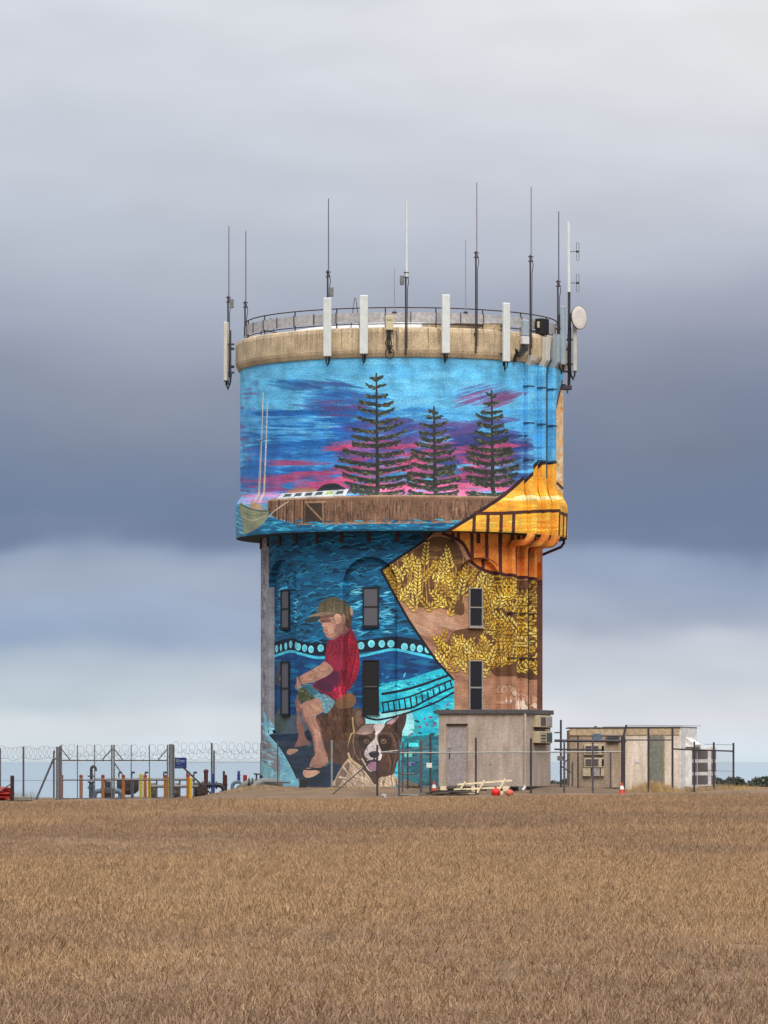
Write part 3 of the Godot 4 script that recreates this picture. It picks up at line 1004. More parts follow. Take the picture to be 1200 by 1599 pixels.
	for k in 40: dab(rng.randf_range(782, 832), rng.randf_range(1070, 1118), rng.randf_range(2, 6), rng.randf_range(2, 6), [pc(186, 148, 120), pc(196, 170, 150), pc(160, 118, 94)][rng.randi() % 3], 1.4)
	for k in 34: dab(rng.randf_range(786, 826), rng.randf_range(1088, 1116), rng.randf_range(4, 10), rng.randf_range(1.5, 3.5), [pc(214, 190, 172), pc(190, 150, 122), pc(224, 210, 202), pc(150, 110, 88)][rng.randi() % 4], 1.5)
	untape([594, 890, 655, 851, 676, 832, 690, 826, 900, 826, 900, 1240, 710, 1240, 710, 1062, 682, 1030, 640, 970])
	# ochre fringe above the crop
	tape()
	poly([690, 822, 900, 822, 900, 914, 848, 910, 822, 902, 800, 899, 760, 888, 738, 872, 725, 850, 712, 842], pc(228, 128, 56))
	clouds(60, 715, 848, 836, 890, 5, 14, 2, 5, [pc(232, 138, 60), pc(220, 116, 50), pc(236, 146, 66)])
	for x in [716, 737, 760, 781, 800, 818, 836]:
		stroke([x, 826, x + 1, 870 + (x - 716) * 0.45], 5.4 if x < 810 else 3.0, 5.4 if x < 810 else 3.0, pc(84, 38, 32))
	untape([690, 822, 900, 822, 900, 914, 848, 910, 822, 902, 800, 899, 760, 888, 738, 872, 725, 850, 712, 842])
	stroke([690, 832, 712, 841, 725, 851, 738, 873, 760, 889, 800, 900, 822, 903, 852, 911], 5.0, 5.0, pc(64, 30, 30))
	stroke([735, 878, 752, 871, 770, 876, 778, 884], 2.0, 2.0, pc(150, 76, 44))
	poly([840, 906, 900, 906, 900, 1240, 842, 1240], pc(104, 68, 54))
	# the black outline of the wedge
	stroke([594, 890, 655, 850, 676, 831, 688, 826], 4.0, 4.0, pc(14, 18, 26), 1, 0, 0, false)
	stroke([593, 888, 612, 922, 640, 971, 681, 1031, 709, 1062], 4.0, 3.6, pc(14, 18, 26), 1, 0, 0, false)
	paint_child()
	paint_dog()
	carry_round()
	weather(60, 1.0)
	return ImageTexture.create_from_image(pi)

func z7(flat: Array, c: Color, smooth := true) -> void:
	poly(flat, c, 4.995, 400, 920, smooth)

func z8(flat: Array, c: Color, smooth := true) -> void:
	poly(flat, c, 5.4545, 500, 1070, smooth)

func daubs(n: int, x0: float, x1: float, y0: float, y1: float, k: float, ox: float, oy: float, cs: Array, l := 3.0, t := 1.4, tilt := 0.0) -> void:
	for i in n:
		dab(rng.randf_range(x0, x1) / k + ox, rng.randf_range(y0, y1) / k + oy, rng.randf_range(0.5, 1.0) * l, rng.randf_range(0.5, 1.0) * t, vary(cs[rng.randi() % cs.size()], 0.06), tilt + rng.randf_range(-0.4, 0.4))

func paint_child() -> void:
	var k := 4.995
	var skin := pc(158, 118, 102)
	var skin_d := pc(124, 88, 80)
	var skin_l := pc(182, 142, 116)
	# stump
	tape()
	z7([610, 880, 690, 808, 750, 825, 768, 870, 742, 925, 745, 1330, 560, 1340, 540, 1200, 490, 1080, 466, 1000, 560, 955], pc(78, 54, 42))
	daubs(140, 490, 740, 930, 1320, k, 400, 920, [pc(62, 42, 34), pc(104, 74, 54), pc(48, 34, 30), pc(90, 62, 48)], 6, 1.2, 1.5)
	untape([610, 880, 690, 808, 750, 825, 768, 870, 742, 925, 745, 1330, 560, 1340, 540, 1200, 490, 1080, 466, 1000, 560, 955], true, k, 400, 920)
	z7([615, 880, 690, 812, 748, 828, 764, 870, 735, 915, 650, 930], pc(112, 82, 58))
	# far leg
	tape()
	z7([266, 860, 330, 822, 352, 900, 344, 1000, 372, 1080, 385, 1150, 430, 1222, 330, 1250, 300, 1232, 332, 1150, 318, 1080, 284, 1000, 270, 905], skin_d)
	daubs(24, 285, 340, 860, 1180, k, 400, 920, [skin, pc(150, 110, 96)], 3, 1.6, 1.3)
	untape([266, 860, 330, 822, 352, 900, 344, 1000, 372, 1080, 385, 1150, 430, 1222, 330, 1250, 300, 1232, 332, 1150, 318, 1080, 284, 1000, 270, 905], true, k, 400, 920)
	z7([300, 1235, 432, 1215, 425, 1245, 330, 1262, 260, 1285, 262, 1262], pc(24, 46, 62))
	z7([240, 1275, 262, 1245, 330, 1252, 300, 1280, 262, 1292], pc(176, 138, 116))
	# near leg
	tape()
	z7([350, 900, 470, 848, 522, 880, 532, 950, 470, 992, 492, 1080, 522, 1200, 562, 1320, 545, 1385, 425, 1400, 432, 1330, 462, 1282, 450, 1180, 398, 1060, 358, 975], skin)
	daubs(40, 400, 520, 900, 1340, k, 400, 920, [skin_l, pc(160, 118, 102), pc(178, 136, 116)], 4, 1.6, 1.3)
	untape([350, 900, 470, 848, 522, 880, 532, 950, 470, 992, 492, 1080, 522, 1200, 562, 1320, 545, 1385, 425, 1400, 432, 1330, 462, 1282, 450, 1180, 398, 1060, 358, 975], true, k, 400, 920)
	stroke([352, 930, 380, 1020, 440, 1140, 462, 1280], 3.6, 2.4, skin_d, k, 400, 920)
	stroke([480, 1010, 505, 1100, 530, 1220, 552, 1310], 2.0, 2.6, pc(130, 94, 84, 0.7), k, 400, 920)
	stroke([430, 900, 470, 930, 500, 930], 4.0, 2.0, pc(186, 146, 120, 0.7), k, 400, 920)
	stroke([420, 1010, 460, 1110, 490, 1220], 3.0, 2.0, pc(178, 138, 118, 0.6), k, 400, 920)
	stroke([425, 1400, 470, 1375, 540, 1385], 3.0, 2.0, pc(132, 96, 84), k, 400, 920)
	z7([360, 1440, 400, 1395, 520, 1390, 575, 1340, 580, 1370, 530, 1420, 450, 1475, 380, 1478], pc(22, 40, 56))
	z7([365, 1430, 385, 1400, 410, 1395, 470, 1412, 500, 1428, 440, 1465, 385, 1468], pc(186, 146, 122))
	stroke([370, 1400, 420, 1408, 500, 1400, 535, 1385], 2.6, 2.0, pc(26, 30, 40), k, 400, 920)
	stroke([540, 1385, 572, 1350, 580, 1362], 3.0, 2.0, pc(44, 96, 112), k, 400, 920)
	stroke([400, 1232, 432, 1216], 3.0, 2.0, pc(44, 96, 112), k, 400, 920)
	for f in [[385, 1425, 378, 1445], [400, 1435, 394, 1455], [418, 1440, 412, 1460]]: stroke(f, 0.9, 0.7, pc(130, 92, 80), k, 400, 920)
	# shorts
	tape()
	z7([330, 775, 362, 748, 450, 748, 500, 815, 590, 822, 612, 890, 562, 962, 525, 958, 512, 880, 480, 850, 400, 832, 340, 862], pc(96, 142, 156))
	daubs(40, 480, 600, 825, 940, k, 400, 920, [pc(120, 166, 178), pc(80, 122, 140), pc(136, 178, 186)], 3, 1.2, 0.6)
	untape([330, 775, 362, 748, 450, 748, 500, 815, 590, 822, 612, 890, 562, 962, 525, 958, 512, 880, 480, 850, 400, 832, 340, 862], true, k, 400, 920)
	z7([332, 790, 362, 768, 420, 800, 455, 850, 400, 872, 335, 868], pc(66, 74, 50))
	daubs(22, 340, 440, 790, 865, k, 400, 920, [pc(104, 104, 70), pc(44, 50, 38), pc(126, 124, 92)], 3, 1, 0.7)
	z7([362, 755, 450, 752, 490, 805, 440, 830, 400, 800], pc(52, 96, 112))
	# shirt
	var red := pc(118, 26, 48)
	tape()
	z7([600, 385, 690, 302, 735, 318, 772, 400, 790, 500, 792, 600, 766, 692, 722, 770, 690, 800, 640, 862, 608, 865, 560, 832, 450, 766, 450, 735, 520, 690, 590, 622, 540, 566, 546, 480, 562, 400], red)
	daubs(150, 560, 780, 350, 800, k, 400, 920, [pc(128, 26, 46), pc(104, 24, 48), pc(140, 28, 50), pc(92, 22, 46)], 4.5, 1.8, 1.2)
	daubs(60, 690, 780, 380, 720, k, 400, 920, [pc(152, 20, 38), pc(144, 18, 36), pc(132, 18, 38)], 5, 2.0, 1.4)  # brighter reds inside the niche: its different lighting painted into the shirt
	z7([460, 740, 600, 640, 650, 660, 620, 780, 540, 800, 460, 765], pc(74, 28, 54))
	z7([560, 560, 640, 642, 682, 590, 676, 520, 600, 520], pc(128, 32, 56))
	daubs(16, 610, 670, 770, 860, k, 400, 920, [pc(186, 40, 74), pc(166, 34, 62)], 4, 2, 1.2)
	for f in [[700, 330, 690, 420, 700, 520], [650, 400, 660, 470, 640, 540], [760, 440, 750, 560, 720, 660], [690, 560, 680, 660, 640, 760], [600, 420, 590, 480, 560, 520], [740, 600, 720, 690, 690, 760]]:
		stroke(f, 2.6, 0.8, pc(78, 18, 40, 0.7), k, 400, 920)
		stroke([f[0] + 14, f[1] + 10, f[2] + 14, f[3] + 6, f[4] + 12, f[5]], 1.8, 0.6, pc(176, 44, 66, 0.6), k, 400, 920)
	untape([600, 385, 690, 302, 735, 318, 772, 400, 790, 500, 792, 600, 766, 692, 722, 770, 690, 800, 640, 862, 608, 865, 560, 832, 450, 766, 450, 735, 520, 690, 590, 622, 540, 566, 546, 480, 562, 400], true, k, 400, 920)
	# arm and hand
	tape()
	z7([540, 566, 602, 622, 562, 672, 452, 722, 352, 742, 330, 690, 430, 632, 500, 590], skin)
	daubs(26, 360, 570, 610, 710, k, 400, 920, [skin_l, pc(158, 116, 98), pc(180, 138, 112)], 4, 1.4, -0.5)
	untape([540, 566, 602, 622, 562, 672, 452, 722, 352, 742, 330, 690, 430, 632, 500, 590], true, k, 400, 920)
	z7([332, 680, 278, 728, 264, 768, 288, 792, 330, 772, 358, 722], pc(158, 112, 98))
	for f in [[290, 735, 268, 775], [302, 745, 282, 786], [316, 750, 300, 790]]: stroke(f, 0.9, 0.7, skin_d, k, 400, 920)
	stroke([330, 680, 345, 720, 372, 770, 420, 820], 1.8, 1.4, pc(70, 70, 44), k, 400, 920)
	# neck, face, ear
	z7([600, 360, 690, 270, 705, 320, 650, 365, 602, 398], skin_d)
	tape()
	z7([486, 215, 600, 192, 660, 200, 700, 240, 690, 295, 640, 342, 600, 376, 560, 382, 540, 350, 522, 318, 530, 305, 512, 285, 516, 268, 482, 240], skin)
	daubs(40, 530, 670, 220, 350, k, 400, 920, [pc(186, 144, 122), pc(156, 116, 102), pc(176, 134, 114)], 2.5, 1.2, 0.8)
	untape([486, 215, 600, 192, 660, 200, 700, 240, 690, 295, 640, 342, 600, 376, 560, 382, 540, 350, 522, 318, 530, 305, 512, 285, 516, 268, 482, 240], true, k, 400, 920)
	z7([486, 215, 600, 192, 640, 200, 560, 226, 500, 232], pc(112, 80, 70))
	z7([500, 236, 560, 232, 590, 246, 560, 262, 512, 258], pc(118, 80, 74))
	stroke([510, 250, 540, 253], 1.8, 1.2, pc(48, 32, 34), k, 400, 920)
	z7([560, 285, 610, 270, 640, 300, 600, 345, 565, 340], pc(176, 134, 116, 0.7))
	z7([620, 280, 680, 262, 680, 300, 640, 338, 610, 350], pc(124, 88, 80, 0.6))
	z7([514, 284, 530, 292, 540, 280, 530, 262], pc(182, 138, 120))
	stroke([516, 296, 532, 300], 1.4, 0.8, pc(96, 62, 60), k, 400, 920)
	stroke([530, 318, 560, 326], 1.2, 0.8, pc(120, 66, 66), k, 400, 920)
	stroke([545, 340, 580, 362, 620, 340], 2.6, 1.6, pc(150, 108, 92), k, 400, 920)
	z7([540, 262, 590, 268, 600, 300, 560, 306], pc(184, 138, 120))
	z7([612, 205, 640, 192, 660, 215, 655, 255, 634, 272, 620, 250], pc(188, 144, 122))
	stroke([630, 215, 645, 232, 636, 255], 1.0, 0.8, skin_d, k, 400, 920)
	z7([690, 130, 716, 138, 736, 180, 722, 290, 690, 300, 676, 240], pc(70, 52, 42))
	z7([716, 140, 738, 170, 732, 205, 718, 190], pc(168, 130, 112))
	# cap
	tape()
	z7([480, 192, 488, 130, 530, 85, 590, 65, 650, 75, 692, 112, 712, 150, 700, 235, 660, 200, 600, 190, 520, 208], pc(88, 80, 62))
	daubs(46, 500, 690, 80, 190, k, 400, 920, [pc(104, 98, 76), pc(66, 64, 50), pc(92, 88, 66), pc(72, 76, 54)], 4, 1.4, 0.9)
	for f in [[560, 72, 540, 120, 530, 190], [640, 78, 650, 130, 640, 195], [600, 66, 596, 120, 590, 188]]: stroke(f, 1.2, 0.8, pc(58, 54, 44, 0.8), k, 400, 920)
	untape([480, 192, 488, 130, 530, 85, 590, 65, 650, 75, 692, 112, 712, 150, 700, 235, 660, 200, 600, 190, 520, 208], true, k, 400, 920)
	z7([412, 212, 480, 186, 560, 176, 604, 190, 520, 206, 425, 218], pc(126, 108, 88))
	z7([375, 252, 425, 218, 500, 212, 490, 240, 440, 262], pc(40, 52, 60))

func paint_dog() -> void:
	var k := 5.4545
	var br := pc(74, 54, 46)
	var bd := pc(48, 36, 32)
	var cream := pc(172, 152, 130)
	# back in shade, chest and paws
	tape()
	z8([225, 640, 300, 600, 420, 640, 560, 680, 620, 740, 642, 860, 130, 862, 130, 800, 165, 730], cream)
	daubs(150, 150, 630, 680, 855, k, 500, 1070, [pc(188, 170, 148), pc(140, 120, 102), pc(160, 140, 118), pc(204, 188, 166), pc(112, 96, 84)], 5, 1.6, 0.9)
	untape([225, 640, 300, 600, 420, 640, 560, 680, 620, 740, 642, 860, 130, 862, 130, 800, 165, 730], true, k, 500, 1070)
	z8([130, 850, 150, 770, 205, 690, 250, 650, 240, 740, 200, 800, 160, 856], pc(120, 98, 84))
	z8([350, 690, 420, 730, 450, 780, 440, 830, 400, 780, 350, 730], pc(66, 56, 54))
	z8([330, 660, 420, 690, 500, 660, 570, 700, 600, 770, 540, 760, 500, 800, 470, 845, 420, 790, 370, 720], pc(70, 52, 46))
	for q in [[240, 640, 300, 690, 360, 720, 420, 790, 450, 840], [200, 700, 260, 760, 330, 790, 400, 850], [560, 700, 590, 770, 600, 850], [510, 690, 530, 760, 520, 850], [160, 780, 220, 800, 280, 856], [620, 780, 630, 850, 634, 858]]:
		stroke(q, 3.4, 1.4, pc(196, 178, 152), k, 500, 1070)
		stroke([q[0] + 26, q[1] + 14, q[2] + 26, q[3] + 18, q[4] + 18, q[5] + 10], 1.8, 0.8, pc(104, 86, 74), k, 500, 1070)
	z8([450, 600, 640, 600, 640, 720, 605, 765, 480, 770], br)
	# ears
	z8([262, 380, 252, 300, 262, 230, 292, 188, 342, 205, 366, 275, 372, 330, 310, 390, 270, 440], pc(84, 64, 54))
	stroke([258, 270, 262, 340, 270, 400, 250, 470, 240, 540], 2.6, 2.2, pc(168, 146, 100), k, 500, 1070)
	z8([290, 230, 335, 225, 350, 300, 310, 350, 285, 300], pc(108, 86, 76))
	z8([545, 330, 600, 290, 680, 250, 735, 238, 728, 330, 700, 400, 690, 480, 620, 400], pc(62, 46, 42))
	z8([560, 325, 610, 292, 672, 262, 640, 310, 600, 335], pc(168, 132, 140))
	# head
	tape()
	z8([345, 338, 440, 328, 500, 345, 590, 330, 642, 400, 690, 450, 676, 560, 650, 680, 605, 765, 560, 700, 520, 640, 430, 660, 360, 690, 300, 650, 238, 580, 250, 480, 290, 385], br)
	daubs(120, 280, 660, 350, 640, k, 500, 1070, [pc(92, 68, 56), bd, pc(64, 48, 42), pc(104, 78, 62), pc(84, 60, 50)], 4.5, 1.3, 1.3)
	untape([345, 338, 440, 328, 500, 345, 590, 330, 642, 400, 690, 450, 676, 560, 650, 680, 605, 765, 560, 700, 520, 640, 430, 660, 360, 690, 300, 650, 238, 580, 250, 480, 290, 385], true, k, 500, 1070)
	z8([300, 400, 350, 345, 440, 335, 450, 380, 400, 420, 330, 420], pc(132, 112, 104))
	stroke([296, 400, 282, 480, 300, 580, 340, 640], 1.6, 1.4, pc(134, 108, 84), k, 500, 1070)
	z8([330, 440, 400, 430, 440, 470, 430, 530, 360, 540, 330, 500], bd)
	z8([500, 440, 560, 420, 610, 460, 600, 540, 540, 560, 505, 510], bd)
	for q in [[300, 560, 280, 620, 310, 660], [640, 500, 650, 600, 620, 700], [580, 580, 600, 660, 590, 740], [340, 560, 350, 620, 370, 670], [610, 420, 640, 480, 650, 560]]:
		stroke(q, 2.2, 0.8, pc(112, 82, 64, 0.8), k, 500, 1070)
		stroke([q[0] + 20, q[1], q[2] + 20, q[3], q[4] + 14, q[5]], 2.0, 0.8, pc(40, 30, 28, 0.8), k, 500, 1070)
	stroke([240, 575, 262, 630, 320, 672, 360, 700], 3.2, 2.0, pc(190, 166, 124), k, 500, 1070)
	# blaze and muzzle
	tape()
	z8([448, 340, 545, 338, 492, 420, 496, 490, 528, 590, 505, 642, 420, 632, 382, 600, 382, 565, 420, 500, 462, 460, 470, 420], pc(196, 184, 182))
	daubs(40, 395, 515, 480, 630, k, 500, 1070, [pc(212, 202, 204), pc(150, 138, 142), pc(176, 164, 164)], 3.5, 1.2, 1.4)
	untape([448, 340, 545, 338, 492, 420, 496, 490, 528, 590, 505, 642, 420, 632, 382, 600, 382, 565, 420, 500, 462, 460, 470, 420], true, k, 500, 1070)
	spot(395 / k + 500, 478 / k + 1070, 4.6, 3.8, pc(96, 74, 58))
	spot(395 / k + 500, 476 / k + 1070, 2.4, 2.4, pc(24, 20, 22))
	spot(393 / k + 500, 472 / k + 1070, 0.8, 0.8, pc(180, 176, 170))
	spot(541 / k + 500, 478 / k + 1070, 4.6, 3.8, pc(112, 88, 68))
	spot(541 / k + 500, 478 / k + 1070, 2.4, 2.4, pc(24, 20, 22))
	spot(539 / k + 500, 473 / k + 1070, 0.8, 0.8, pc(180, 176, 170))
	z8([420, 575, 460, 560, 502, 572, 500, 605, 462, 622, 425, 605], pc(34, 30, 34))
	dab(458 / k + 500, 568 / k + 1070, 4, 1.0, pc(96, 92, 100))
	# mouth
	z8([372, 640, 420, 640, 490, 632, 496, 690, 486, 738, 440, 742, 408, 712, 385, 675], pc(52, 36, 40))
	z8([405, 668, 450, 652, 484, 660, 486, 722, 446, 732, 416, 706], pc(150, 108, 132))
	stroke([355, 622, 385, 672, 412, 718, 442, 736], 2.2, 1.6, pc(196, 180, 170), k, 500, 1070)
	stroke([400, 640, 450, 628, 492, 628], 1.4, 1.2, pc(200, 190, 190), k, 500, 1070)

# ---------- the tower ----------
func cyl(r: float, deg: float, y: float) -> Vector3:
	var a := deg_to_rad(deg)
	return Vector3(r * sin(a), y, r * cos(a))

# a band of revolution between two angles; uv = position on the unrolled wall
func wall_band(s: SurfaceTool, prof: Array, a0: float, a1: float, step: float, top: float, bottom: float) -> void:
	var n := int(ceil((a1 - a0) / step))
	for i in prof.size() - 1:
		var p: Vector2 = prof[i]
		var q: Vector2 = prof[i + 1]
		var e := (q - p).normalized()
		var nr := Vector2(-e.y, e.x)   # outward while the profile runs downwards
		for k in n:
			var t0 := lerpf(a0, a1, float(k) / n)
			var t1 := lerpf(a0, a1, float(k + 1) / n)
			wall_quad(s, [[p.x, t0, p.y], [p.x, t1, p.y], [q.x, t1, q.y], [q.x, t0, q.y]], nr, top, bottom)

func wall_quad(s: SurfaceTool, c: Array, nr: Vector2, top: float, bottom: float) -> void:
	# corners (radius, degrees, height) clockwise from the top left as seen from outside
	for i in [0, 1, 2, 0, 2, 3]:
		var v: Array = c[i]
		var d := cyl(1.0, v[1], 0.0)
		s.set_normal((d * nr.x + Vector3(0, nr.y, 0)).normalized())
		s.set_uv(Vector2((v[1] + SPAN) / (2.0 * SPAN), (top - v[2]) / (top - bottom)))
		s.add_vertex(cyl(v[0], v[1], v[2]))

func stained_concrete() -> ImageTexture:
	rng.seed = 15
	canvas(6.02, 16.12, 14.95, Color(0.74, 0.66, 0.54))
	var W := pi.get_width()
	var H := pi.get_height()
	for k in 700:
		var x := rng.randf_range(0, W)
		var y := rng.randf_range(-10, H)
		var v := PackedVector2Array()
		var l := rng.randf_range(8, 60)
		var w := rng.randf_range(1, 5)
		for i in 6: v.append(Vector2(x + rng.randf_range(-1, 1), y + l * i / 5.0))
		var c: Color = [Color(0.62, 0.53, 0.42, 0.35), Color(0.78, 0.70, 0.58, 0.4), Color(0.50, 0.42, 0.34, 0.3), Color(0.80, 0.73, 0.63, 0.35)][rng.randi() % 4]
		tstroke(v, w, w * 0.3, c)
	for k in 60:
		var x := rng.randf_range(0, W)
		var l := rng.randf_range(30, 110)
		tstroke(PackedVector2Array([Vector2(x, 4), Vector2(x + 1, l * 0.5), Vector2(x, l)]), rng.randf_range(3, 9), 1.0, Color(0.42, 0.34, 0.27, 0.4))
	for k in 500:
		var x := rng.randf_range(0, W)
		var y := pow(rng.randf(), 0.7) * H
		tstroke(PackedVector2Array([Vector2(x, y), Vector2(x + rng.randf_range(1, 4), y + rng.randf_range(-2, 2))]), rng.randf_range(1, 3), 1.0, Color(0.40, 0.31, 0.25, 0.5))
	for k in 34:
		var x := W * (k + 0.5) / 34.0
		tstroke(PackedVector2Array([Vector2(x, 6), Vector2(x + rng.randf_range(-2, 2), H)]), rng.randf_range(1, 2), 1.0, Color(0.42, 0.34, 0.28, 0.55))
	weather(80, 0.9)
	return ImageTexture.create_from_image(pi)

func painted(key: String, t: Texture2D) -> StandardMaterial3D:
	var m := StandardMaterial3D.new()
	m.resource_name = key
	m.albedo_texture = t
	m.roughness = 0.85
	m.texture_repeat = false
	m.normal_enabled = true
	m.normal_texture = T["render_bump"]
	m.normal_scale = 0.12
	M[key] = m
	return m

const BAYS := [-58.0, -13.0, 32.0, 77.0]
const BAY_HALF := 11.0
const R_SHAFT := 5.11
const R_BAY := 4.88

func arch_y(off: float) -> float:
	# height of the niche's head at an angle from its middle
	var x := clampf(absf(off) / BAY_HALF, 0.0, 1.0)
	return 7.18 + 0.94 * sqrt(maxf(0.0, 1.0 - x * x))

func make_shaft(t: Node3D) -> void:
	var top := 9.0
	var bot := -0.3
	var sill := 1.95
	var s := st()
	var a := -SPAN
	var cuts := []
	while a < SPAN + 0.01:
		cuts.append(a)
		a += 2.0
	for b in BAYS:
		for k in 25: cuts.append(b - BAY_HALF + BAY_HALF * (1.0 - cos(PI * k / 24.0)))
	cuts.sort()
	var cl := [cuts[0]]
	for c in cuts:
		if c - cl[-1] > 0.02 and c <= SPAN: cl.append(c)
	var flat := Vector2(1, 0)
	for i in cl.size() - 1:
		var t0: float = cl[i]
		var t1: float = cl[i + 1]
		var mid := (t0 + t1) / 2.0
		var bay := 999.0
		for b in BAYS:
			if absf(mid - b) < BAY_HALF: bay = b
		if bay > 900.0:
			for h in [[9.0, 6.0], [6.0, 3.0], [3.0, bot]]:
				wall_quad(s, [[R_SHAFT, t0, h[0]], [R_SHAFT, t1, h[0]], [R_SHAFT, t1, h[1]], [R_SHAFT, t0, h[1]]], flat, top, bot)
			continue
		var y0 := arch_y(t0 - bay)
		var y1 := arch_y(t1 - bay)
		wall_quad(s, [[R_SHAFT, t0, 9.0], [R_SHAFT, t1, 9.0], [R_SHAFT, t1, y1], [R_SHAFT, t0, y0]], flat, top, bot)
		wall_quad(s, [[R_BAY, t0, y0], [R_BAY, t1, y1], [R_BAY, t1, sill], [R_BAY, t0, sill]], flat, top, bot)
		wall_quad(s, [[R_SHAFT, t0, sill - 0.06], [R_SHAFT, t1, sill - 0.06], [R_SHAFT, t1, bot], [R_SHAFT, t0, bot]], flat, top, bot)
		# sill and the underside of the arch
		wall_quad(s, [[R_BAY, t0, sill], [R_BAY, t1, sill], [R_SHAFT, t1, sill - 0.06], [R_SHAFT, t0, sill - 0.06]], Vector2(0.2, 1), top, bot)
		var am := cyl(1, mid, 0)
		var tan := cyl(1, mid + 90.0, 0)
		var slope := (y1 - y0) / (deg_to_rad(t1 - t0) * R_SHAFT)
		var nn := (tan * slope - Vector3.UP).normalized()
		for v in [[R_SHAFT, t0, y0], [R_SHAFT, t1, y1], [R_BAY, t1, y1], [R_SHAFT, t0, y0], [R_BAY, t1, y1], [R_BAY, t0, y0]]:
			s.set_normal(nn)
			s.set_uv(Vector2((v[1] + SPAN) / (2.0 * SPAN), (top - v[2]) / (top - bot)))
			s.add_vertex(cyl(v[0], v[1], v[2]))
	for b in BAYS:
		for sg in [-1.0, 1.0]:
			var e: float = b + sg * BAY_HALF
			var nn := cyl(-sg, e + 90.0, 0)
			var q := [[R_SHAFT, e, 7.18, e + sg * 2.6], [R_BAY, e, 7.18, e], [R_BAY, e, sill, e], [R_SHAFT, e, sill - 0.06, e + sg * 2.6]]
			for i in ([0, 1, 2, 0, 2, 3] if sg < 0 else [0, 2, 1, 0, 3, 2]):
				var v: Array = q[i]
				s.set_normal(nn)
				s.set_uv(Vector2((v[3] + SPAN) / (2.0 * SPAN), (top - v[2]) / (top - bot)))
				s.add_vertex(cyl(v[0], v[1], v[2]))
	part(t, "shaft", s, M.mural_shaft).set_meta("label", "painted shaft with child, dog, waves and wheat")
	var r := st()
	wall_band(r, [Vector2(R_SHAFT, 9.0), Vector2(R_SHAFT, bot)], SPAN, 360.0 - SPAN, 4.0, top, bot)
	part(t, "rear_wall", r, M.concrete_grey)

func make_windows(t: Node3D) -> void:
	var rows := [[5.68, 7.06], [2.60, 4.50]]
	for bi in BAYS.size():
		for ri in 2:
			var b: float = BAYS[bi]
			var y0: float = rows[ri][0]
			var y1: float = rows[ri][1]
			var dark := bi < 2
			var w := 0.58
			var xf := Transform3D(Basis(Vector3.UP, deg_to_rad(b)), cyl(R_BAY, b, (y0 + y1) / 2.0))
			var h := y1 - y0
			var win := part(t, "window", st_box(xf, Vector3(0, 0, 0.012), Vector3(w - 0.02, h - 0.02, 0.02)), M.opening_shade)
			var fm: Material = M.frame_black if dark else M.frame_white
			var f := st()
			for sg in [-1, 1]:
				box(f, xf * Transform3D(Basis(), Vector3(sg * (w / 2.0 - 0.02), 0, 0.035)), Vector3(0.04, h, 0.07), 0.006)
				box(f, xf * Transform3D(Basis(), Vector3(0, sg * (h / 2.0 - 0.02), 0.034)), Vector3(w - 0.08, 0.04, 0.066), 0.006)
			part(win, "frame", f, fm)
			part(win, "glazing_bar", st_box(xf, Vector3(0, 0.0 if ri == 0 else -0.02, 0.03), Vector3(w - 0.08, 0.035, 0.045)), fm)
			var pm: Material = M.pane
			if bi == 0: pm = M.pane_painted
			if bi == 1: pm = M.pane_painted if ri == 0 else M.pane_black
			for sg in [-1, 1]:
				part(win, "pane", st_box(xf, Vector3(0, sg * h / 4.0, 0.028), Vector3(w - 0.09, h / 2.0 - 0.07, 0.006)), pm)
			part(win, "sill", st_box(xf, Vector3(0, -h / 2.0 - 0.025, 0.05), Vector3(w + 0.06, 0.045, 0.1)), fm)

func st_box(xf: Transform3D, c: Vector3, size: Vector3, bev := 0.0) -> SurfaceTool:
	var s := st()
	box(s, xf * Transform3D(Basis(), c), size, bev)
	return s

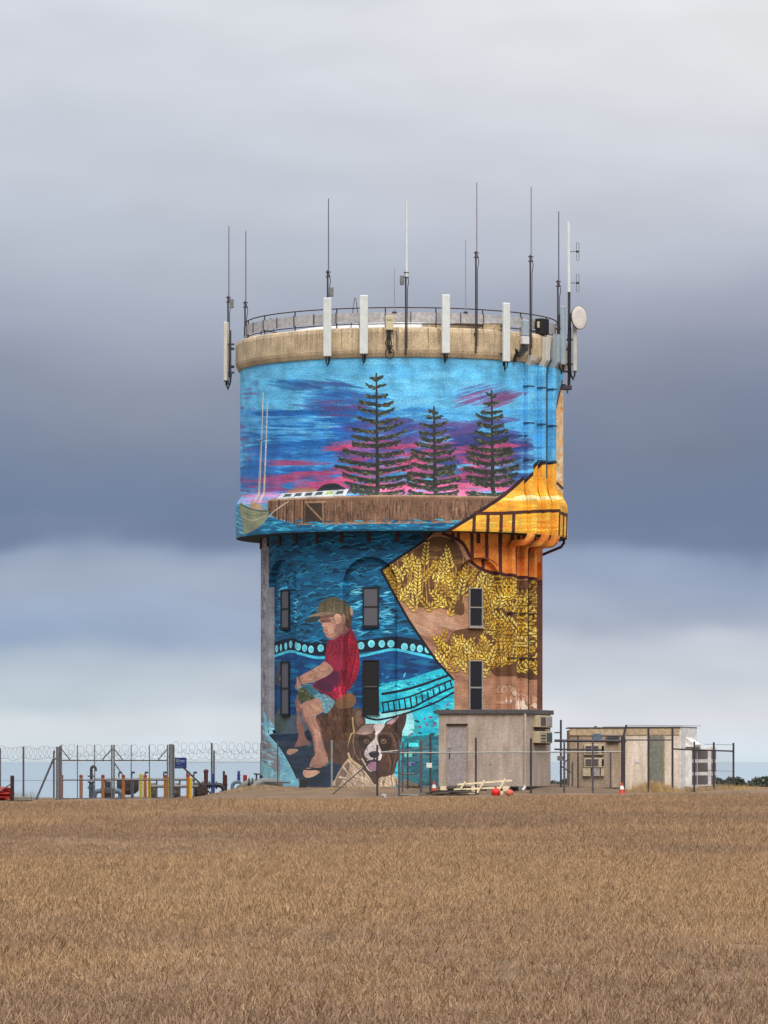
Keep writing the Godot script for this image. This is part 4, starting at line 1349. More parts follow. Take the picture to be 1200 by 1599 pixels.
# a cable duct that follows the wall: down the tank, round the ring, in under the bowl, down the shaft
func make_duct(t: Node3D, deg: float, w: float, dep: float, top: float) -> void:
	var path := [Vector2(6.06, top), Vector2(6.04, 15.2), Vector2(5.90, 15.0), Vector2(5.87, 14.6), Vector2(5.87, 12.5), Vector2(5.87, 10.75), Vector2(5.91, 10.5), Vector2(6.03, 10.2), Vector2(6.03, 9.25)]
	for i in 7:
		var a := float(i) / 6.0 * PI / 2.0
		path.append(Vector2(5.83 + 0.2 * cos(a), 9.1 - 0.32 * sin(a)))
	for i in 7:
		var a := float(i) / 6.0 * PI / 2.0
		path.append(Vector2(5.42 - 0.3 * sin(a), 8.78 - 0.42 * (1.0 - cos(a))))
	path.append_array([Vector2(5.12, 7.0), Vector2(5.12, 4.0), Vector2(5.12, 1.2)])
	for seg in 3:
		var s := st()
		var top_y := 15.1 if seg == 0 else 9.0
		var bot_y := 8.98 if seg == 0 else -0.3
		var secs := []
		for i in path.size():
			var p: Vector2 = path[i]
			var dirv: Vector2 = (path[mini(i + 1, path.size() - 1)] - path[maxi(i - 1, 0)]).normalized()
			var o := Vector2(-dirv.y, dirv.x)
			var q := p + o * dep
			var tw := rad_to_deg(w / 2.0 / 5.6)
			var bv := 0.16
			# five-point section: inner left, outer left bevel, outer, ...
			secs.append([[p, -tw], [p.lerp(q, 0.82), -tw], [q, -tw * (1.0 - bv)], [q, tw * (1.0 - bv)], [p.lerp(q, 0.82), tw], [p, tw]])
		for i in path.size() - 1:
			var ym: float = (path[i].y + path[i + 1].y) / 2.0
			if (0 if ym > 8.98 and i > 1 else (1 if i > 1 else 2)) != seg: continue
			for k in 5:
				var c := []
				for e in [[i, k], [i, k + 1], [i + 1, k + 1], [i + 1, k]]:
					var v: Array = secs[e[0]][e[1]]
					c.append([v[0].x, deg + v[1], v[0].y, deg + v[1] + signf(v[1]) * rad_to_deg(dep / 5.6) * [1.0, 0.18, 0.0, 0.0, 0.18, 1.0][e[1]]])
				var P := []
				for v in c: P.append(cyl(v[0], v[1], v[2]))
				var n: Vector3 = (P[2] - P[0]).cross(P[3] - P[1])
				if n.length() < 1e-9: continue
				n = -n.normalized()
				var outd := cyl(1, deg, 0) if k == 2 else cyl(signf(k - 2.0), deg + 90.0, 0)
				if n.dot(outd) < 0 and absf(n.dot(outd)) > 0.2: n = -n
				for j in [0, 1, 2, 0, 2, 3]:
					s.set_normal(n)
					s.set_uv(Vector2((c[j][3] + SPAN) / (2.0 * SPAN), clampf((top_y - c[j][2]) / (top_y - bot_y), 0.004, 0.996)))
					s.add_vertex(P[j])
		if seg == 2:
			var cap := []
			for v in secs[0]: cap.append(cyl(v[0].x, deg + v[1], v[0].y))
			s.set_uv(Vector2((deg + SPAN) / (2.0 * SPAN), 0.01))
			face(s, cap, Vector3.UP)
		part(t, "cable_duct" if seg < 2 else "duct_head", s, [M.mural_tank, M.mural_shaft, M.fibreglass_warm if deg < 60.0 else M.grey_box][seg])
	for y in [14.2, 12.9, 11.6, 6.2, 4.6]:
		var rr := 5.87 if y > 9.0 else 5.12
		var xf := Transform3D(Basis(Vector3.UP, deg_to_rad(deg)), cyl(rr + dep / 2.0, deg, y))
		part(t, "duct_clamp", st_box(xf, Vector3.ZERO, Vector3(w + 0.10, 0.05, dep + 0.012)), M.mural_grey_blue if y > 9.0 else M.vent_dark)

func make_tower() -> void:
	bump_tex("render_bump", 51, 0.05, 4, 7.0, 1024)
	painted("mural_tank", paint_tank())
	painted("mural_shaft", paint_shaft())
	painted("parapet_concrete", stained_concrete())
	mat("mural_grey_blue", Color(0.16, 0.28, 0.40), 0.8)
	var t := thing("water_tower", "tall round concrete water tower covered in a colourful painted mural", "water tower", Vector3(AX, 0, 0))
	make_shaft(t)
	var tank := [Vector2(5.86, 15.1), Vector2(5.86, 14.0), Vector2(5.86, 12.5), Vector2(5.86, 10.50), Vector2(5.90, 10.40), Vector2(5.985, 10.25), Vector2(6.02, 10.12), Vector2(6.02, 9.06), Vector2(6.0, 8.99)]
	var s := st()
	wall_band(s, tank, -SPAN, SPAN, 2.0, 15.1, 8.98)
	part(t, "tank", s, M.mural_tank).set_meta("label", "painted tank with pine trees, jetty and ketch")
	s = st()
	wall_band(s, tank, SPAN, 360.0 - SPAN, 4.0, 15.1, 8.98)
	part(t, "tank_rear", s, M.concrete_grey)
	s = st()
	wall_band(s, [Vector2(6.0, 8.99), Vector2(5.08, 8.985)], -SPAN, 360 - SPAN, 3.0, 15.1, 8.98)
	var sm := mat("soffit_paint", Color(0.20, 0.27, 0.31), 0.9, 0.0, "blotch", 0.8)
	part(t, "soffit", s, sm)
	s = st()
	wall_band(s, [Vector2(5.68, 15.7), Vector2(5.72, 16.09), Vector2(5.90, 16.10), Vector2(5.99, 16.05), Vector2(6.025, 15.94), Vector2(6.025, 15.30), Vector2(6.0, 15.2), Vector2(5.93, 15.07), Vector2(5.855, 15.04)], -SPAN, SPAN, 2.0, 16.12, 14.95)
	part(t, "parapet", s, M.parapet_concrete)
	s = st()
	wall_band(s, [Vector2(5.68, 15.7), Vector2(5.72, 16.09), Vector2(5.90, 16.10), Vector2(6.025, 15.94), Vector2(6.025, 15.30), Vector2(5.93, 15.07), Vector2(5.855, 15.04)], SPAN, 360 - SPAN, 4.0, 16.12, 14.95)
	part(t, "parapet_rear", s, M.concrete_grey)
	s = st()
	var dome := []
	for i in 9:
		var u := i / 8.0
		dome.append(Vector2(maxf(5.72 * sin(u * PI / 2.0), 0.01), 15.75 + 0.95 * cos(u * PI / 2.0)))
	wall_band(s, dome, -180, 180, 6.0, 17, 15)
	part(t, "roof", s, M.roof_white)
	make_windows(t)
	for k in 18:
		var a := -2.1 + (k - 8) * 11.25
		var xf := Transform3D(Basis(Vector3.UP, deg_to_rad(a)), cyl(R_SHAFT, a, 8.80))
		part(t, "vent", st_box(xf, Vector3(0, 0, 0.02), Vector3(0.13, 0.34, 0.06), 0.01), M.vent_dark)
	make_duct(t, 48.6, 0.25, 0.22, 15.3)
	make_duct(t, 56.3, 0.20, 0.22, 16.0)
	make_duct(t, 63.5, 0.22, 0.24, 16.15)
	# slim pipes between the ducts and by the seam
	for g in [[59.9, 0.05], [67.0, 0.035]]:
		var p := []
		for v in [Vector2(6.08, 15.6), Vector2(6.08, 15.15), Vector2(5.93, 14.9), Vector2(5.92, 11.0)]: p.append(cyl(v.x, g[0], v.y))
		var ps := st()
		tube(ps, p, g[1], 8)
		part(t, "conduit", ps, M.mural_grey_blue)
		p = []
		for v in [Vector2(5.3, 8.7), Vector2(5.17, 8.3), Vector2(5.17, 2.0)]: p.append(cyl(v.x, g[0], v.y))
		if g[0] > 50.0:
			ps = st()
			tube(ps, p, g[1], 8)
			part(t, "conduit", ps, M.post_brown)
	# overflow pipe under the rim
	s = st()
	tube(s, [cyl(5.9, 92, 9.02), cyl(5.9, 92, 8.86), cyl(5.8, 92, 8.72), cyl(5.08, 92, 8.42)], 0.05, 8)
	part(t, "overflow_pipe", s, mat("pipe_brown", Color(0.32, 0.13, 0.13), 0.6))
	# guard rail round the roof
	var g := thing("guard_railing", "rusty guard railing with grey cable tray round the tower roof", "railing", Vector3(AX, 0, 0))
	for r in [[16.81, 0.022], [16.24, 0.02]]:
		var p := []
		for i in 91: p.append(cyl(5.65, i * 4.0, r[0]))
		s = st()
		tube(s, p, r[1], 6, false)
		part(g, "rail", s, M.rail_rust)
	for k in 20:
		s = st()
		bar(s, cyl(5.65, -6.0 + k * 18.0, 16.05), cyl(5.65, -6.0 + k * 18.0, 16.83), 0.026, 6)
		part(g, "post", s, M.rail_rust)
	s = st()
	for i in 90:
		var c := [cyl(5.70, i * 4.0, 16.64), cyl(5.70, i * 4.0 + 4.0, 16.64), cyl(5.70, i * 4.0 + 4.0, 16.30), cyl(5.70, i * 4.0, 16.30)]
		face(s, c, cyl(1, i * 4.0 + 2.0, 0))
		var ci := [cyl(5.67, i * 4.0, 16.64), cyl(5.67, i * 4.0 + 4.0, 16.64), cyl(5.67, i * 4.0 + 4.0, 16.30), cyl(5.67, i * 4.0, 16.30)]
		face(s, ci, -cyl(1, i * 4.0 + 2.0, 0))
		face(s, [c[0], c[1], ci[1], ci[0]], Vector3.UP)
		face(s, [c[3], c[2], ci[2], ci[3]], Vector3.DOWN)
	part(g, "cable_tray", s, M.tray)
	for k in 40:
		s = st()
		var a := k * 9.0 + 3.0
		var xf := Transform3D(Basis(Vector3.UP, deg_to_rad(a)), cyl(5.715, a, 16.47))
		box(s, xf, Vector3(0.035, 0.40, 0.02))
		part(g, "tray_bracket", s, M.galv_dark)

# ---------- masts and antennas on the parapet ----------
# where a plumb line seen at px meets a circle of radius r round the tower
func on_ring(px: float, r: float) -> Vector3:
	var z := 0.0
	var x := 0.0
	for i in 5:
		var d := D - z
		x = (px - 600.0) * d / F - AX
		z = sqrt(maxf(0.0, r * r - x * x))
	return Vector3(x + AX, 0, z)

func hy(py: float, p: Vector3) -> float:
	return EYE - (py - HY) * (D - p.z) / F

func outward(p: Vector3) -> Vector3:
	return Vector3(p.x - AX, 0, p.z).normalized()

func whip(label: String, px: float, tip: float, joint: float, foot: float, r: float, thick: float, mname: String, box_at := 0.0, box_side := 1.0, lean := 0.0) -> Node3D:
	var p := on_ring(px, r)
	var yt := hy(tip, p)
	var yj := hy(joint, p)
	var yf := hy(foot, p)
	var t := thing("whip_antenna", label, "antenna", Vector3(p.x, yf, p.z), "whip antennas on the tower roof")
	var out := outward(p)
	var s := st()
	var H := yt - yf
	var J := yj - yf
	tube(s, [Vector3(0.03, J - 0.2, 0), Vector3(0.03 + lean * 0.5, (H + J) / 2.0, 0), Vector3(0.03 + lean, H, 0)], [thick, thick * 0.92, thick * 0.75], 8)
	part(t, "whip", s, M[mname])
	if foot - joint > 3.0:
		s = st()
		bar(s, Vector3.ZERO, Vector3(0, J + 0.02, 0), 0.031, 8)
		part(t, "mast", s, M.dark_steel)
		for k in 2:
			s = st()
			bx(s, Vector3(0.015, J - 0.04 - k * 0.16, 0), Vector3(0.18, 0.035, 0.11), 0.008)
			part(t, "clamp", s, M.dark_steel)
		for yy in [15.25, 15.9]:
			if yy > yf + 0.05 and yy < yt:
				s = st()
				beam(s, Vector3(0, yy - yf, 0), Vector3(0, yy - yf, 0) - out * maxf(r - 6.01, 0.05), 0.06, 0.09)
				part(t, "bracket", s, M.dark_steel)
		s = st()
		tube(s, [Vector3(0.05, J - 0.1, 0.02), Vector3(0.10, J - 0.35, 0.03), Vector3(0.06, J - 0.6, 0.04), Vector3(0.05, J * 0.4, 0.05), Vector3(0.045, 0.25, 0.05)], 0.014, 5)
		part(t, "cable", s, M.cable)
	else:
		s = st()
		bx(s, Vector3(0.03, -0.02, 0), Vector3(0.16, 0.06, 0.12), 0.01)
		part(t, "foot_plate", s, M.dark_steel)
	if box_at > 0.0:
		s = st()
		bx(s, Vector3(box_side * 0.13, hy(box_at, p) - yf, 0.02), Vector3(0.15, 0.33, 0.13), 0.015)
		part(t, "amplifier_box", s, M.galv)
	return t

func panel(label: String, px: float, top: float, foot: float, r: float, w := 0.29, mname := "fibreglass", turn := 999.0, dep := 0.12) -> Node3D:
	var p := on_ring(px, r)
	var y1 := hy(top, p)
	var y0 := hy(foot, p)
	var t := thing("panel_antenna", label, "antenna", Vector3(p.x, y0, p.z), "panel antennas on the parapet")
	var out := outward(p)
	if turn < 900.0: out = Vector3(sin(deg_to_rad(turn)), 0, cos(deg_to_rad(turn)))
	var a := atan2(out.x, out.z)
	var h := y1 - y0
	var s := st()
	box(s, Transform3D(Basis(Vector3.UP, a), Vector3(0, h / 2.0, 0)), Vector3(w, h, dep), 0.025)
	part(t, "radome", s, M[mname])
	s = st()
	box(s, Transform3D(Basis(Vector3.UP, a), Vector3(0, -0.012, 0)), Vector3(w * 0.86, 0.03, dep * 0.8), 0.004)
	part(t, "end_plate", s, M.dark_steel)
	s = st()
	bar(s, -out * 0.16 + Vector3(0, -0.05, 0), -out * 0.16 + Vector3(0, h * 0.86, 0), 0.035, 8)
	part(t, "mast", s, M.dark_steel)
	for f in [0.14, 0.62]:
		s = st()
		beam(s, Vector3(0, h * f, 0) - out * 0.05, Vector3(0, h * f, 0) - out * 0.30, 0.08, 0.06)
		part(t, "bracket", s, M.dark_steel)
	var side := Vector3(out.z, 0, -out.x)
	for k in 2:
		s = st()
		var o := side * (0.05 if k == 0 else -0.05)
		tube(s, [o + Vector3(0, -0.01, 0), o + Vector3(0, -0.16, 0) - out * 0.01, o * 0.4 + Vector3(0, -0.24 - 0.07 * k, 0) - out * 0.06, o * -0.5 + Vector3(0, -0.12, 0) - out * 0.14, Vector3(0, 0.25, 0) - out * 0.2], 0.024, 6)
		part(t, "cable", s, M.cable)
	return t

func make_antennas() -> void:
	whip("slim whip antenna with grey box at the tower's far left edge", 356.5, 353, 463, 601, 6.24, 0.021, "whip_dark", 474, 1.0)
	panel("grey panel antenna seen from behind at the tower's far left edge", 353.5, 503, 595, 6.40, 0.26, "fibreglass_warm", -104, 0.14)
	whip("slim whip antenna on the railing's left end", 383, 361, 471, 525, 5.70, 0.021, "whip_dark")
	whip("whip antenna with amplifier box above the leftmost white front panel", 512, 310, 423, 500, 5.98, 0.022, "whip_dark", 456, 1.0)
	panel("white panel antenna below the whip with amplifier box, left front", 511.5, 465, 557, 6.30)
	panel("white panel antenna beside the lattice trestle, second from left on front", 568.5, 461, 553, 6.30)
	whip("short thin whip antenna behind the cream junction box", 615, 418, 486, 487, 5.66, 0.014, "whip_grey")
	whip("thick pale tube antenna with side box at the tower's centre", 634, 313, 424, 556, 6.12, 0.055, "fibreglass", 438, -1.0)
	panel("white panel antenna just right of the tower's centre", 696.5, 460, 552, 6.30)
	whip("thin whip antenna behind the railing right of centre", 726, 375, 486, 487, 5.66, 0.017, "whip_grey")
	whip("tallest whip antenna, on a mast right of the centre panel", 743.5, 285, 393, 552, 6.12, 0.026, "whip_grey")
	panel("white panel antenna beside the black cable bundle, right front", 791, 473, 565, 6.34)
	whip("tall whip antenna on the mast beside the grey equipment boxes", 828.5, 292, 399, 556, 6.14, 0.026, "whip_grey")
	whip("whip antenna left of the round dish at the right edge", 871.5, 330, 438, 562, 6.10, 0.024, "whip_dark")
	panel("pale panel antenna beside the dish mast at the right edge", 880, 478, 570, 6.34, 0.24, "grey_box", 62)
	panel("narrow panel antenna turned right below the dish", 898, 500, 580, 6.42, 0.16, "fibreglass_warm", 80, 0.14)
	# dipole array mast
	var p := on_ring(889, 6.24)
	var y0 := hy(602, p)
	var t := thing("dipole_antenna", "pale tube antenna with two looped dipoles on the right edge mast", "antenna", Vector3(p.x, y0, p.z))
	var s := st()
	bar(s, Vector3.ZERO, Vector3(0, hy(452, p) - y0, 0), 0.05, 8)
	part(t, "mast", s, M.dark_steel)
	s = st()
	bar(s, Vector3(0, hy(456, p) - y0, 0.02), Vector3(-0.02, hy(346, p) - y0, 0.02), 0.055, 10)
	part(t, "tube", s, M.fibreglass)
	for py in [393.0, 442.0]:
		var y := hy(py, p) - y0
		s = st()
		bar(s, Vector3(0, y, 0.03), Vector3(0.26, y, 0.03), 0.012, 6)
		bx(s, Vector3(0.30, y, 0.03), Vector3(0.10, 0.07, 0.06), 0.01)
		part(t, "dipole_arm", s, M.cable)
		s = st()
		var loop := arc(Vector3(0.31, y + 0.27, 0.03), Vector3(0.045, 0, 0), Vector3(0, 0.05, 0), 0, PI, 6)
		loop.append_array(arc(Vector3(0.31, y - 0.27, 0.03), Vector3(-0.045, 0, 0), Vector3(0, -0.05, 0), 0, PI, 6))
		loop.append(loop[0])
		tube(s, loop, 0.011, 5, false)
		part(t, "dipole", s, M.galv)
	for y in [0.5, 1.3]:
		s = st()
		beam(s, Vector3(0, y, 0), Vector3(-0.22, y, 0), 0.07, 0.07)
		part(t, "bracket", s, M.dark_steel)
	for k in 5:
		s = st()
		var o := Vector3(0.05 - 0.03 * k, 0, 0.05)
		tube(s, [o + Vector3(0, 2.6 - 0.25 * k, 0), o + Vector3(0.04 * sin(k * 2.0), 1.8, 0.02), o + Vector3(-0.03 * cos(k), 1.0, 0.03), o + Vector3(0.03, 0.4, 0.02), o + Vector3(-0.1 + 0.03 * k, -0.1 - 0.05 * k, 0.0), o + Vector3(-0.2, 0.05, -0.05)], 0.018, 5)
		part(t, "cable", s, M.cable)
	s = st()
	bx(s, Vector3(-0.10, -0.08, 0), Vector3(0.40, 0.16, 0.2), 0.02)
	part(t, "mast_foot", s, M.dark_steel)
	# the dish
	p = on_ring(905, 6.62)
	var dy := hy(496, p)
	t = thing("dish_antenna", "round beige dish antenna at the tower's top right edge", "antenna", Vector3(p.x, dy, p.z))
	var xf := Transform3D(Basis(Vector3.UP, deg_to_rad(48.0)) * Basis(Vector3.RIGHT, PI / 2.0), Vector3.ZERO)
	s = st()
	lathe(s, Vector3.ZERO, [Vector2(0.0, 0.045), Vector2(0.30, 0.038), Vector2(0.40, 0.02), Vector2(0.415, 0.0), Vector2(0.415, -0.05), Vector2(0.30, -0.14), Vector2(0.10, -0.2), Vector2(0.0, -0.2)], 32)
	var o := part(t, "radome", s, M.radome)
	o.transform = xf
	s = st()
	lathe(s, Vector3.ZERO, [Vector2(0.425, 0.01), Vector2(0.425, -0.045), Vector2(0.417, -0.045)], 32)
	o = part(t, "rim", s, M.galv_dark)
	o.transform = xf
	s = st()
	var back := -Vector3(sin(deg_to_rad(48.0)), 0, cos(deg_to_rad(48.0)))
	tube(s, [back * 0.18, back * 0.34, Vector3(-0.36, -0.1, -0.15)], 0.05, 8)
	part(t, "mount_arm", s, M.dark_steel)
	# lattice trestles behind the parapet
	for q in [[555.0, 5.55, "pale lattice trestle leaning over the railing left of centre"], [423.0, 5.55, "small galvanised trestle behind the left railing"]]:
		p = on_ring(q[0], q[1])
		t = thing("trestle", q[2], "trestle", Vector3(p.x, 16.0, p.z))
		var hh := hy(465.0 if q[0] > 500.0 else 497.0, p) - 16.0
		for sg in [-1, 1]:
			s = st()
			beam(s, Vector3(sg * 0.17, 0, 0), Vector3(sg * 0.02, hh, 0), 0.035, 0.035)
			part(t, "leg", s, M.galv)
		s = st()
		beam(s, Vector3(-0.1, hh * 0.5, 0), Vector3(0.1, hh * 0.5, 0), 0.03, 0.03)
		part(t, "brace", s, M.galv)
	# boxes on the parapet
	p = on_ring(608.5, 6.12)
	t = thing("junction_box", "cream junction box with looped black cables hanging below it", "junction box", Vector3(p.x, hy(516, p), p.z))
	s = st()
	bx(s, Vector3(0, 0.26, 0), Vector3(0.28, 0.50, 0.16), 0.02)
	part(t, "case", s, M.cream_box)
	s = st()
	bx(s, Vector3(0, 0.36, 0.085), Vector3(0.19, 0.015, 0.01))
	part(t, "slot", s, M.cable)
	s = st()
	bx(s, Vector3(0.06, -0.42, -0.02), Vector3(0.13, 0.2, 0.08), 0.01)
	part(t, "splice_box", s, M.cream_box)
	for k in 4:
		s = st()
		tube(s, [Vector3(-0.08 + 0.04 * k, 0.02, 0), Vector3(-0.06 + 0.03 * k, -0.2, 0.04), Vector3(-0.14 + 0.07 * k, -0.45, 0.03), Vector3(-0.05 + 0.02 * k, -0.62 - 0.05 * k, 0.02), Vector3(0.10 - 0.05 * k, -0.8, 0)], 0.022, 6)
		part(t, "cable", s, M.cable)
	s = st()
	tube(s, arc(Vector3(0.0, -0.80, 0.02), Vector3(0.14, 0, 0), Vector3(0, 0.20, 0), 0, TAU, 20), 0.016, 5, false)
	part(t, "cable", s, M.cable)
	s = st()
	tube(s, [Vector3(0.10, 0.0, 0), Vector3(0.24, -0.05, 0), Vector3(0.26, -0.2, 0), Vector3(0.26, -0.7, 0)], 0.015, 5)
	part(t, "cable", s, M.dark_steel)
	p = on_ring(820, 6.18)
	t = thing("radio_unit", "grey radio unit above a white box on the parapet", "radio unit", Vector3(p.x, hy(538, p), p.z))
	s = st()
	bx(s, Vector3(0, 0.58, 0), Vector3(0.26, 0.58, 0.2), 0.03, 0.6)
	part(t, "case", s, M.grey_box)
	s = st()
	bx(s, Vector3(0, 0.14, 0.03), Vector3(0.30, 0.28, 0.16), 0.02, 0.6)
	part(t, "connector_box", s, M.white_box)
	for k in 9:
		s = st()
		var a := k * 0.7
		tube(s, [Vector3(-0.10 + 0.025 * k, 0.0, 0.03), Vector3(-0.16 + 0.03 * k, -0.2, 0.08), Vector3(-0.30 + 0.06 * sin(a) + 0.02 * k, -0.42, 0.06 + 0.03 * cos(a)), Vector3(-0.34 + 0.08 * cos(a), -0.25 + 0.1 * sin(a), 0.1), Vector3(-0.36 + 0.04 * sin(a), -0.62, 0.06)], 0.03, 6)
		part(t, "cable", s, M.cable)
	p = on_ring(836, 5.78)
	t = thing("equipment_cabinet", "dark equipment cabinet behind the right railing beside the ducts", "cabinet", Vector3(p.x + 0.25, 16.08, p.z - 0.1))
	s = st()
	bx(s, Vector3(0, 0.30, 0), Vector3(0.46, 0.56, 0.3), 0.02, 0.9)
	part(t, "case", s, M.black_box)
	s = st()
	bx(s, Vector3(-0.12, 0.35, 0.22), Vector3(0.16, 0.22, 0.05), 0.01, 0.9)
	part(t, "label_plate", s, M.cream_box)
	p = on_ring(725, 5.4)
	t = thing("roof_hatch", "tan hatch kerb behind the railing right of centre", "hatch", Vector3(p.x, 16.0, p.z - 0.3))
	s = st()
	bx(s, Vector3(0, 0.2, 0), Vector3(2.9, 0.24, 0.5), 0.03)
	part(t, "kerb", s, M.cream_paint)
	s = st()
	bx(s, Vector3(0, 0.335, 0), Vector3(2.94, 0.03, 0.54), 0.01)
	part(t, "lid", s, M.tray)

# ---------- things on the ground ----------
func pole(t: Node3D, n: String, a: Vector3, b: Vector3, r: float, m: Material, sides := 8) -> MeshInstance3D:
	var s := st()
	bar(s, a - t.position, b - t.position, r, sides)
	return part(t, n, s, m)

# woven wire between two upright lines: thin crossing wires
func chain_mesh(t: Node3D, a: Vector3, b: Vector3, h0: float, h1: float) -> void:
	var s := st()
	var L := Vector2(a.x - b.x, a.z - b.z).length()
	var step := 0.11
	var H := h1 - h0
	var u := -H
	while u < L:
		for dirn in 2:
			var u0 := maxf(u, 0.0)
			var u1 := minf(u + H, L)
			if u1 - u0 < 0.02: continue
			var y0 := h0 + (u0 - u)
			var y1 := h0 + (u1 - u)
			if dirn == 1:
				y0 = h1 - (u0 - u)
				y1 = h1 - (u1 - u)
			var p := a.lerp(b, u0 / L)
			var q := a.lerp(b, u1 / L)
			tube(s, [Vector3(p.x, y0, p.z) - t.position, Vector3(q.x, y1, q.z) - t.position], 0.0026, 3, false)
		u += step
	part(t, "chain_mesh", s, M.galv).set_meta("kind", "stuff")

func razor_coil(t: Node3D, a: Vector3, b: Vector3, y: float, r: float, pitch: float, sd: int) -> void:
	var s := st()
	var L := a.distance_to(b)
	var turns := L / pitch
	var pts := []
	var n := int(turns * 18)
	var g := RandomNumberGenerator.new()
	g.seed = sd
	var along := (b - a).normalized()
	var across := along.cross(Vector3.UP)
	for i in n + 1:
		var u := float(i) / n
		var ang := u * turns * TAU
		var rr := r * (1.0 + 0.08 * sin(u * 37.0 + sd))
		var base := a.lerp(b, u) + along * (r * cos(ang))
		pts.append(Vector3(base.x, y + 0.03 * sin(u * 23.0) + rr * sin(ang), base.z) + across * rr * cos(ang) * 0.25 - t.position)
	tube(s, pts, 0.0055, 3, false)
	part(t, "razor_wire", s, M.galv)

func make_fences() -> void:
	# double gate of the pump compound
	var dg := 145.5
	var g := thing("double_gate", "wide steel double gate topped with razor wire in front of the pumps", "gate", on_ground(178, dg))
	for q in [[91.0, 1166.0, 0.07, "galv"], [267.5, 1162.0, 0.075, "galv"], [94.5, 1165.0, 0.03, "galv_dark"], [271.0, 1163.0, 0.03, "galv_dark"]]:
		pole(g, "gate_post", on_ground(q[0], dg), at(q[0], q[1], dg), q[2], M[q[3]])
	for lf in [[96.0, 175.0], [178.5, 262.0]]:
		for q in lf: pole(g, "stile", at(q, 1247, dg), at(q, 1163, dg), 0.028, M.galv)
		for q in [0.32, 0.66]:
			var x: float = lerpf(lf[0], lf[1], q)
			pole(g, "upright", at(x, 1247, dg), at(x, 1163, dg), 0.016, M.galv_dark)
		for y in [1187.5, 1218.0, 1247.0]:
			pole(g, "gate_rail", at(lf[0], y, dg), at(lf[1], y, dg), 0.022, M.galv_dark)
		pole(g, "corner_brace", at(lf[0], 1169, dg), at(lf[0] + 14, 1187, dg), 0.018, M.galv_dark)
		pole(g, "corner_brace", at(lf[1], 1169, dg), at(lf[1] - 15, 1187, dg), 0.018, M.galv_dark)
		chain_mesh(g, at(lf[0], 1247, dg), at(lf[1], 1247, dg), at(0, 1246, dg).y, at(0, 1188, dg).y)
	pole(g, "stay", at(178, 1190, dg), at(192, 1210, dg), 0.02, M.galv_dark)
	razor_coil(g, at(95, 1177, dg), at(265, 1177, dg), at(0, 1172, dg).y, 0.19, 0.30, 3)
	razor_coil(g, at(95, 1177, dg - 0.1), at(265, 1177, dg - 0.1), at(0, 1180, dg).y, 0.15, 0.27, 5)
	# the run to the left
	var f := thing("security_fence", "chain-link security fence with razor wire left of the double gate", "fence", on_ground(40, 146.0))
	for q in [[-40.0, 1168.0, 148.0], [0.5, 1168.0, 147.3], [37.0, 1166.0, 146.6], [84.5, 1172.0, 151.0]]:
		pole(f, "post", on_ground(q[0], q[2]), at(q[0], q[1], q[2]), 0.032, M.galv_dark)
	pole(f, "brace", on_ground(56, 145.6) + Vector3(0, -0.02, 0), at(84, 1185, 145.6), 0.035, M.galv_dark)
	pole(f, "brace", at(84, 1185, 145.6), at(89, 1184.5, 145.6), 0.03, M.galv_dark)
	pole(f, "tension_wire", at(-40, 1218.5, 147), at(90, 1218.5, 145.8), 0.006, M.galv_dark, 4)
	chain_mesh(f, on_ground(-40, 147), on_ground(89, 145.8), gh(-12, 11) + 0.02, at(0, 1187, 146).y)
	razor_coil(f, at(-40, 1177, 147), at(88, 1177, 145.8), at(0, 1176, 146).y, 0.21, 0.17, 8)
	# the run towards the tower, passing behind it
	f = thing("security_fence", "chain-link security fence with razor wire between gate and tower", "fence", on_ground(331, 154.0))
	for q in [[271.5, 1163.0, 153.5], [331.0, 1160.0, 155.0], [334.5, 1172.0, 155.6], [408.0, 1160.0, 157.0]]:
		pole(f, "post", on_ground(q[0], q[2]), at(q[0], q[1], q[2]), 0.032, M.galv_dark)
	pole(f, "brace", at(286, 1198, 147.3), on_ground(331, 150.5), 0.03, M.galv)
	pole(f, "tension_wire", at(272, 1190, 153.5), at(410, 1190, 157), 0.006, M.galv, 4)
	chain_mesh(f, on_ground(272, 153.5), on_ground(408, 157), gh(-6, 2) + 0.05, at(0, 1186, 155).y)
	razor_coil(f, at(272, 1172, 153.5), at(407, 1172, 157), at(0, 1168, 155).y, 0.20, 0.42, 13)
	razor_coil(f, at(272, 1172, 153.4), at(407, 1172, 156.9), at(0, 1178, 155).y, 0.18, 0.40, 19)
	# light posts right in front of the painted shaft
	f = thing("wire_fence", "low wire fence with pale posts crossing below the painted child and dog", "fence", on_ground(519, 149.0))
	for q in [[434.0, 1156.0, 149.5, "galv_dark", 0.022], [518.5, 1156.0, 149.0, "light_steel", 0.035]]:
		pole(f, "post", on_ground(q[0], q[2]), at(q[0], q[1], q[2]), q[4], M[q[3]])
	chain_mesh(f, on_ground(434, 149.5), on_ground(590, 145.0), gh(0, 9) + 0.02, at(0, 1157, 149).y)
	pole(f, "rail", at(414, 1221, 150.5), at(452, 1222, 149.5), 0.03, M.galv)
	# swing gate of the tower compound
	var d2 := 144.0
	g = thing("pedestrian_gate", "dark steel swing gate with diagonal stay below the painted dog", "gate", on_ground(606, d2))
	pole(g, "gate_post", on_ground(589.5, d2) - Vector3(0, 0.02, 0), at(589.5, 1163, d2), 0.036, M.dark_steel)
	pole(g, "gate_post", on_ground(623.5, d2) - Vector3(0, 0.02, 0), at(623.5, 1155, d2), 0.036, M.galv_dark)
	pole(g, "bottom_rail", at(590, 1243, d2), at(623, 1243.5, d2), 0.022, M.galv_dark)
	pole(g, "stay", on_ground(520, d2 + 1.0), at(589, 1181, d2), 0.019, M.galv_dark)
	pole(g, "top_rail", at(595, 1175, d2), at(623, 1172, d2), 0.026, M.light_steel)
